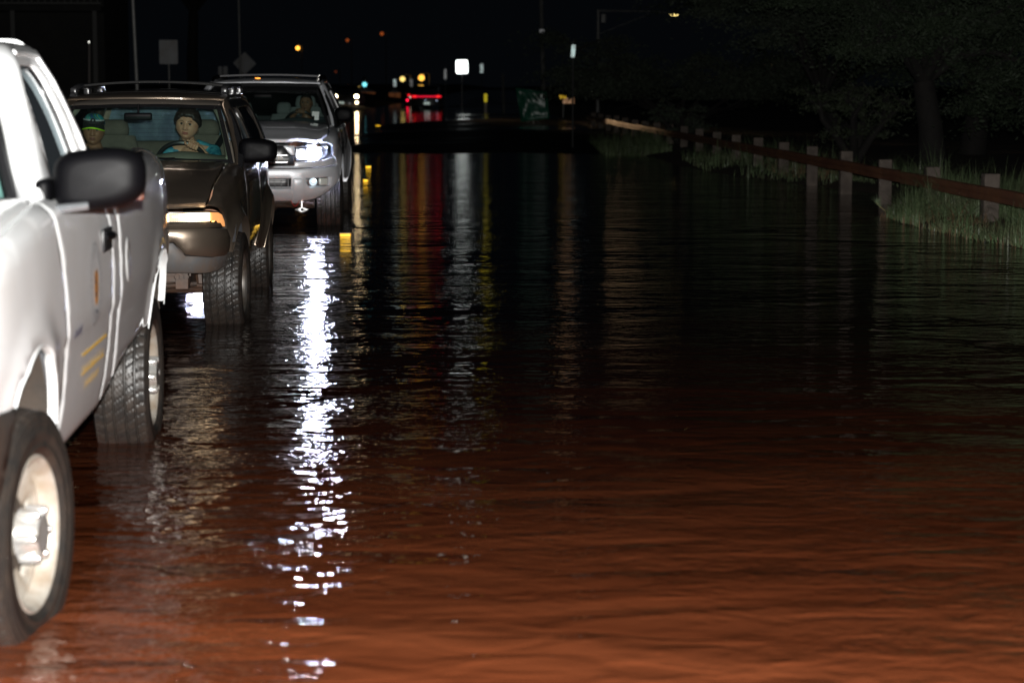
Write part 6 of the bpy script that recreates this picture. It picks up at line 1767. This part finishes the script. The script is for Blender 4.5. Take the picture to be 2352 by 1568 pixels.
def pole(px0, py0, px1, py1, Y, r, m, label, name='utility_pole', cat='pole', h_extra=2.5, extras=None):
    a = at(px0, py0, Y); b_ = at(px1, py1, Y); d = (a - b_) / (a.z - b_.z)
    t = empty(name, (b_.x - d.x * b_.z, Y, 0), 0, label, cat)
    mb = MB(); top = a.z + h_extra; mb.tube([(d.x * -.3, 0, -.3), (d.x * top, 0, top)], [r * 1.05, r * .9], 14); mb.build('shaft', m, t)
    if extras: extras(t, d, top)
    return t
CONP = mat("pale_pole", (.16, .16, .155), .8, vary=.5, vscale=5, bump=.002, bscale=40)
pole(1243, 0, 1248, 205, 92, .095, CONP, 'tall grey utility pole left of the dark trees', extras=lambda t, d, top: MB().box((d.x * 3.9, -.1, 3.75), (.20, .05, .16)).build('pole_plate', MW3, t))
pole(305, 0, 314, 185, 52, .045, GALV, 'tall thin pale pole behind the brown SUV roof')
pole(548, 0, 551, 125, 90, .05, GALV, 'thin dark pole rising behind the diamond sign')
pole(205, 100, 205, 190, 48, .03, mat("dull_post", (.08, .07, .065), .8), 'short dull post with a bright tip at upper left', h_extra=0, name='marker_post', extras=lambda t, d, top: MB().sphere((d.x * top, -.03, top + .03), (.018, .01, .03)).build('reflector_tip', emitter("tip_glow", (1, 1, .9), 1.2), t))  # tip emits in place of the flash it would reflect
pole(1155, 170, 1157, 250, 120, .08, CONP, 'dim stub of a pole between the yellow marker and the green wrapped sign', h_extra=0)

# street lamp on a mast arm
def mast():
    Y = 100; a = at(1374, 25, Y); e = at(1500, 27, Y); l = at(1548, 34.5, Y)
    t = empty('street_lamp', (a.x, Y, 0), 0, 'street lamp with long braced arm and amber lamp, above the trees', 'street lamp')
    mb = MB(); mb.tube([(0, 0, -.3), (0, 0, a.z + .05)], [.10, .07], 12); mb.build('mast', GALV, t)
    mb = MB(); mb.tube([(0, 0, a.z), (e.x - a.x, 0, e.z), (l.x - a.x - .1, 0, l.z + .06)], [.05, .04, .03], 8); mb.build('arm', GALV, t)
    br = at(1395, 62, Y); mb = MB(); mb.tube([(0, 0, br.z - .35), (at(1490, 30, Y).x - a.x, 0, at(1490, 33, Y).z)], .025, 6); mb.build('brace', GALV, t)
    mb = MB(); mb.box((.25, 0, at(1383, 43, Y).z), (.22, .15, .42), bev=.03); mb.build('control_box', GALV, t)
    mb = MB(); mb.box((l.x - a.x, 0, l.z + .05), (.5, .22, .08), bev=.03); h = mb.build('lamp_head', GALV, t)
    mb = MB(); mb.sphere((l.x - a.x, 0, l.z), (.19, .09, .045)); mb.build('lamp', emitter("amber_lamp_mast", (1.0, .75, .25), 5), h)
mast()

def street_lamp(px, py, Y, rad, em, label, group, hgt=None):
    p = at(px, py, Y); t = empty('street_lamp', (p.x + (.6 if group else .3), Y, 0), 0, label, 'street lamp', group)
    mb = MB(); mb.tube([(0, 0, -.3), (0, 0, p.z + .3)], [.10, .06], 8); mb.build('pole', GALV, t)
    off = p.x - t.location.x
    mb = MB(); mb.tube([(0, 0, p.z + .3), (off * .6, 0, p.z + .36), (off, 0, p.z + rad * .9)], .04, 6); mb.build('arm', GALV, t)
    mb = MB(); mb.sphere((off, 0, p.z), rad); mb.build('lamp', em, t)
AM = emitter("sodium_far", (1.0, .50, .10), 1.1); AM2 = emitter("sodium_strong", (1.0, .60, .13), 7); AM3 = emitter("sodium_dim", (.8, .16, .03), .35)
street_lamp(684, 111, 320, .30, emitter("sodium_mid", (1, .42, .05), 3.5), 'small bright amber street lamp, highest left of centre', 'distant street lamps')
street_lamp(877, 78, 320, .26, AM3, 'dim red-orange street lamp, highest in the sky', 'distant street lamps')
street_lamp(798, 93, 320, .22, AM3, 'very dim red-orange street lamp between two higher ones', 'distant street lamps')
street_lamp(771, 165, 320, .16, emitter("sodium_vdim", (.6, .12, .04), .15), 'faintest red lamp just right of the silver SUV roof', 'distant street lamps')
street_lamp(924.5, 182, 160, .20, emitter("porch_1", (1, .70, .20), 1.4), 'round yellow lamp, left one of the pair above the red tail lights', 'pair of lamps over the road')
street_lamp(968, 179, 160, .24, emitter("porch_2", (1, .50, .07), 1.8), 'round orange lamp, right one of the pair above the red tail lights', 'pair of lamps over the road')
# far sheds, their lit look put into the walls as emission
for px, py, w, h, lab in ((795, 218, .9, .9, None), (841, 224, 1.5, .9, 'dim orange glowing wall of a far shed, left one'), (906, 224, 1.0, .8, 'dim orange glowing wall of a far shed, beside the red car')):
    if not lab: continue
    p = at(px, py, 190); t = empty('shed', (p.x, p.y, 0), 0, lab, 'shed', 'far sheds')
    mb = MB(); mb.box((0, .5, p.z), (w, .8, h)); mb.build('wall', mat("glowing_orange_wall", (.3, .14, .07), .9, emit=(.6, .2, .07), es=.085), t, smooth=False)
    mb = MB(); mb.prism([(-w * .6, p.z + h / 2), (w * .6, p.z + h / 2), (0, p.z + h * .85)], 0, 1, 'y'); mb.build('roof', DARKCAR, t)
# green signal
p = at(837.5, 194.5, 240); t = empty('traffic_light', (p.x, p.y, 0), 0, 'small blue-green traffic light near the oncoming headlights', 'traffic light')
mb = MB(); mb.tube([(0, .1, -.2), (0, .1, p.z)], .06, 8); mb.build('post', GALV, t)
mb = MB(); mb.box((0, .1, p.z + .3), (.36, .22, 1.1), bev=.04); mb.build('signal_housing', DARKCAR, t)
mb = MB(); mb.sphere((0, -.05, p.z), (.26, .06, .26)); mb.build('green_lamp', emitter("signal_green", (.22, .85, .95), 1.5), t)

# yellow pavement reflectors along the centre line, just above the water; faces emit to imitate returned flash
STUD = emitter("yellow_reflector_glow", (1.0, .55, .02), 2.0)
for px, py, w, lab in ((794, 537, .105, 'yellow reflector nearest the camera, beside the silver SUV'), (846.5, 382, .09, 'yellow reflector beyond the silver SUV, brighter of two'), (840, 413, .07, 'yellow reflector beside the silver SUV wheel'), (868.5, 288.5, .16, 'yellow reflector furthest up the road')):
    cx = (px - 1176) / 4900; cy = -(py - 784) / 4900; s_, c_ = math.sin(PITCH), math.cos(PITCH)
    dz = -s_ + cy * c_; tt = (.02 - CAM_H) / dz; X0, Y0 = cx * tt, (c_ + cy * s_) * tt
    t = empty('road_reflector', (X0, Y0, 0), 0, lab, 'road reflector', 'yellow road reflectors')
    mb = MB(); mb.prism([(-.05, -.06), (.05, -.06), (.03, .028), (-.03, .028)], -w / 2 - .01, w / 2 + .01, 'x', M=Matrix.Rotation(0, 4, 'Z')); mb.build('stud_body', mat("stud_plastic", (.3, .2, .03), .5), t, smooth=False)
    mb = MB(); mb.box((0, -.048, .008), (w, .012, .030), bev=.003); mb.build('reflector_face', STUD, t)

# ------------------------------------------------------------------ distant vehicles
def far_car(px, Y, cw, label, facing, lights, name='distant_car', rz=0):
    """low-detail but complete car; facing 'front' or 'rear' to the camera"""
    p = at(px, 200, Y); t = empty(name, (p.x, Y, -.05), rz, label, 'car')
    prof = [(0, .30), (0, .72), (.05, .86), (.9, .98), (1.55, 1.42), (2.9, 1.46), (3.7, 1.02), (4.4, .94), (4.5, .7), (4.5, .30)] if facing == 'front' else \
           [(0, .30), (0, .74), (.04, .95), (.75, 1.02), (1.3, 1.40), (2.6, 1.44), (3.3, 1.0), (4.35, .84), (4.5, .6), (4.5, .30)]
    mb = MB(); n = len(prof); V = []; F = []
    for s_, k in ((-1, 1.0), (-.86, 1.0), (.86, 1.0), (1, 1.0)):
        for (a, z) in prof:
            inner = abs(s_) < 1; x = s_ * cw / 2 * (1 if z < 1.0 else .80)
            V.append((x, a + (0 if inner else .06 if a < 1 else -.03), z - (0 if inner else .04 if z > .5 else 0)))
    for j in range(3): F += [(j * n + i, j * n + i + 1, (j + 1) * n + i + 1, (j + 1) * n + i) for i in range(n - 1)]
    F += [tuple(range(n)), tuple(3 * n + i for i in range(n))[::-1]]
    mb.add(V, F); mb.build('body', DARKCAR, t, angle=30)
    for sx in (-1, 1):
        for yy in (.85, 3.6):
            mb = MB(); mb.lathe([(-.1, .2), (-.1, .31), (.1, .31), (.1, .2), (.1, .01)], 20, M=Matrix.Translation((sx * (cw / 2 - .1), yy, .31))); mb.build('wheel', RUBBER, t)
    mb = MB(); gl_ = [(.98, .99), (1.52, 1.40)] if facing == 'front' else [(.80, 1.03), (1.28, 1.37)]
    mb.add([(-cw * .38, gl_[0][0], gl_[0][1] + .012), (cw * .38, gl_[0][0], gl_[0][1] + .012), (cw * .34, gl_[1][0] - .02, gl_[1][1] + .012), (-cw * .34, gl_[1][0] - .02, gl_[1][1] + .012)], [(0, 1, 2, 3)]); mb.build('windscreen' if facing == 'front' else 'rear_window', GLASS_D, t)
    for nm, (lx, lz), (w_, h_), m_ in lights:
        mb = MB(); mb.sphere((lx, -.02, lz), (w_ / 2, .03, h_ / 2), 16, 8) if nm != 'number_plate' and nm != 'light_bar' else mb.box((lx, -.03, lz), (w_, .03, h_), bev=.008)
        mb.build(nm, m_, t)
    return t
WH = emitter("oncoming_headlight", (1.0, .74, .42), 26); FG = emitter("oncoming_fog_light", (1.0, .76, .46), 9); WH2 = emitter("oncoming_headlight_near", (1.0, .78, .5), 26)
PL = mat("plate_white_glow", (.8, .85, .8), .5, emit=(.7, .85, .78), es=.35)  # number plate brightness put in as emission
t = far_car(793, 132, 1.75, 'oncoming car with warm dazzling headlights and fog light', 'front', [('headlight', (-.62, .78), (.25, .22), WH), ('headlight', (.69, .78), (.25, .22), WH), ('fog_lamp', (.70, .40), (.19, .17), FG), ('number_plate', (-.28, .38), (.40, .15), PL)])
o = t.location
for sx in (-.62, .69):  # added narrow spot at each headlight, turned aside to light the guard rail
    l = bpy.data.lights.new("headlight_rail_spot", 'SPOT'); l.energy = 8500; l.color = (1, .62, .32); l.spot_size = R(4.2); l.spot_blend = .7; l.shadow_soft_size = .10
    lo = bpy.data.objects.new("headlight_rail_spot", l); link(lo); lo.parent = t; lo.location = (sx, -.12, .80)
    d = Vector((math.sin(R(12.0)), -math.cos(R(12.0)), .004)); lo.rotation_euler = d.to_track_quat('-Z', 'Y').to_euler()
far_car(794, 112, 1.7, 'low oncoming car whose lamps sit just above the water', 'front', [('headlight', (-.60, .10), (.09, .08), WH2), ('headlight', (.30, .10), (.14, .11), WH2)], name='distant_car') if False else None
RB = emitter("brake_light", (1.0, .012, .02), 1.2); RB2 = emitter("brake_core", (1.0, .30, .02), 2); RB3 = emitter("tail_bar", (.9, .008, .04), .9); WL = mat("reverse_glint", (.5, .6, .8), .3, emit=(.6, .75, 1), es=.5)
c0 = 128
far_car(979, c0, 1.86, 'car driving away with a full-width red tail light bar', 'rear',
        [('light_bar', (0, .80), (1.70, .085), RB3), ('tail_light', (-.70, .80), (.42, .15), RB), ('tail_light', (.70, .80), (.42, .15), RB), ('turn_signal', (-.70, .80 + .01), (.24, .07), RB2), ('turn_signal', (.70, .80 + .01), (.24, .07), RB2),
         ('number_plate', (.03, .40), (.36, .15), PL), ('reverse_light', (.62, .56), (.10, .08), WL), ('badge', (-.05, .585), (.10, .06), WL)])
far_car(956, 150, 1.8, 'car ahead of the red-barred one, only its left tail lights showing', 'rear',
        [('tail_light', (-.52, .75), (.22, .13), RB), ('tail_light', (-.62, .40), (.16, .16), emitter("tail_small", (1, .01, .05), 3)), ('reverse_light', (-.42, .60), (.12, .12), emitter("reverse_dim", (1, .8, .6), 1.2))])
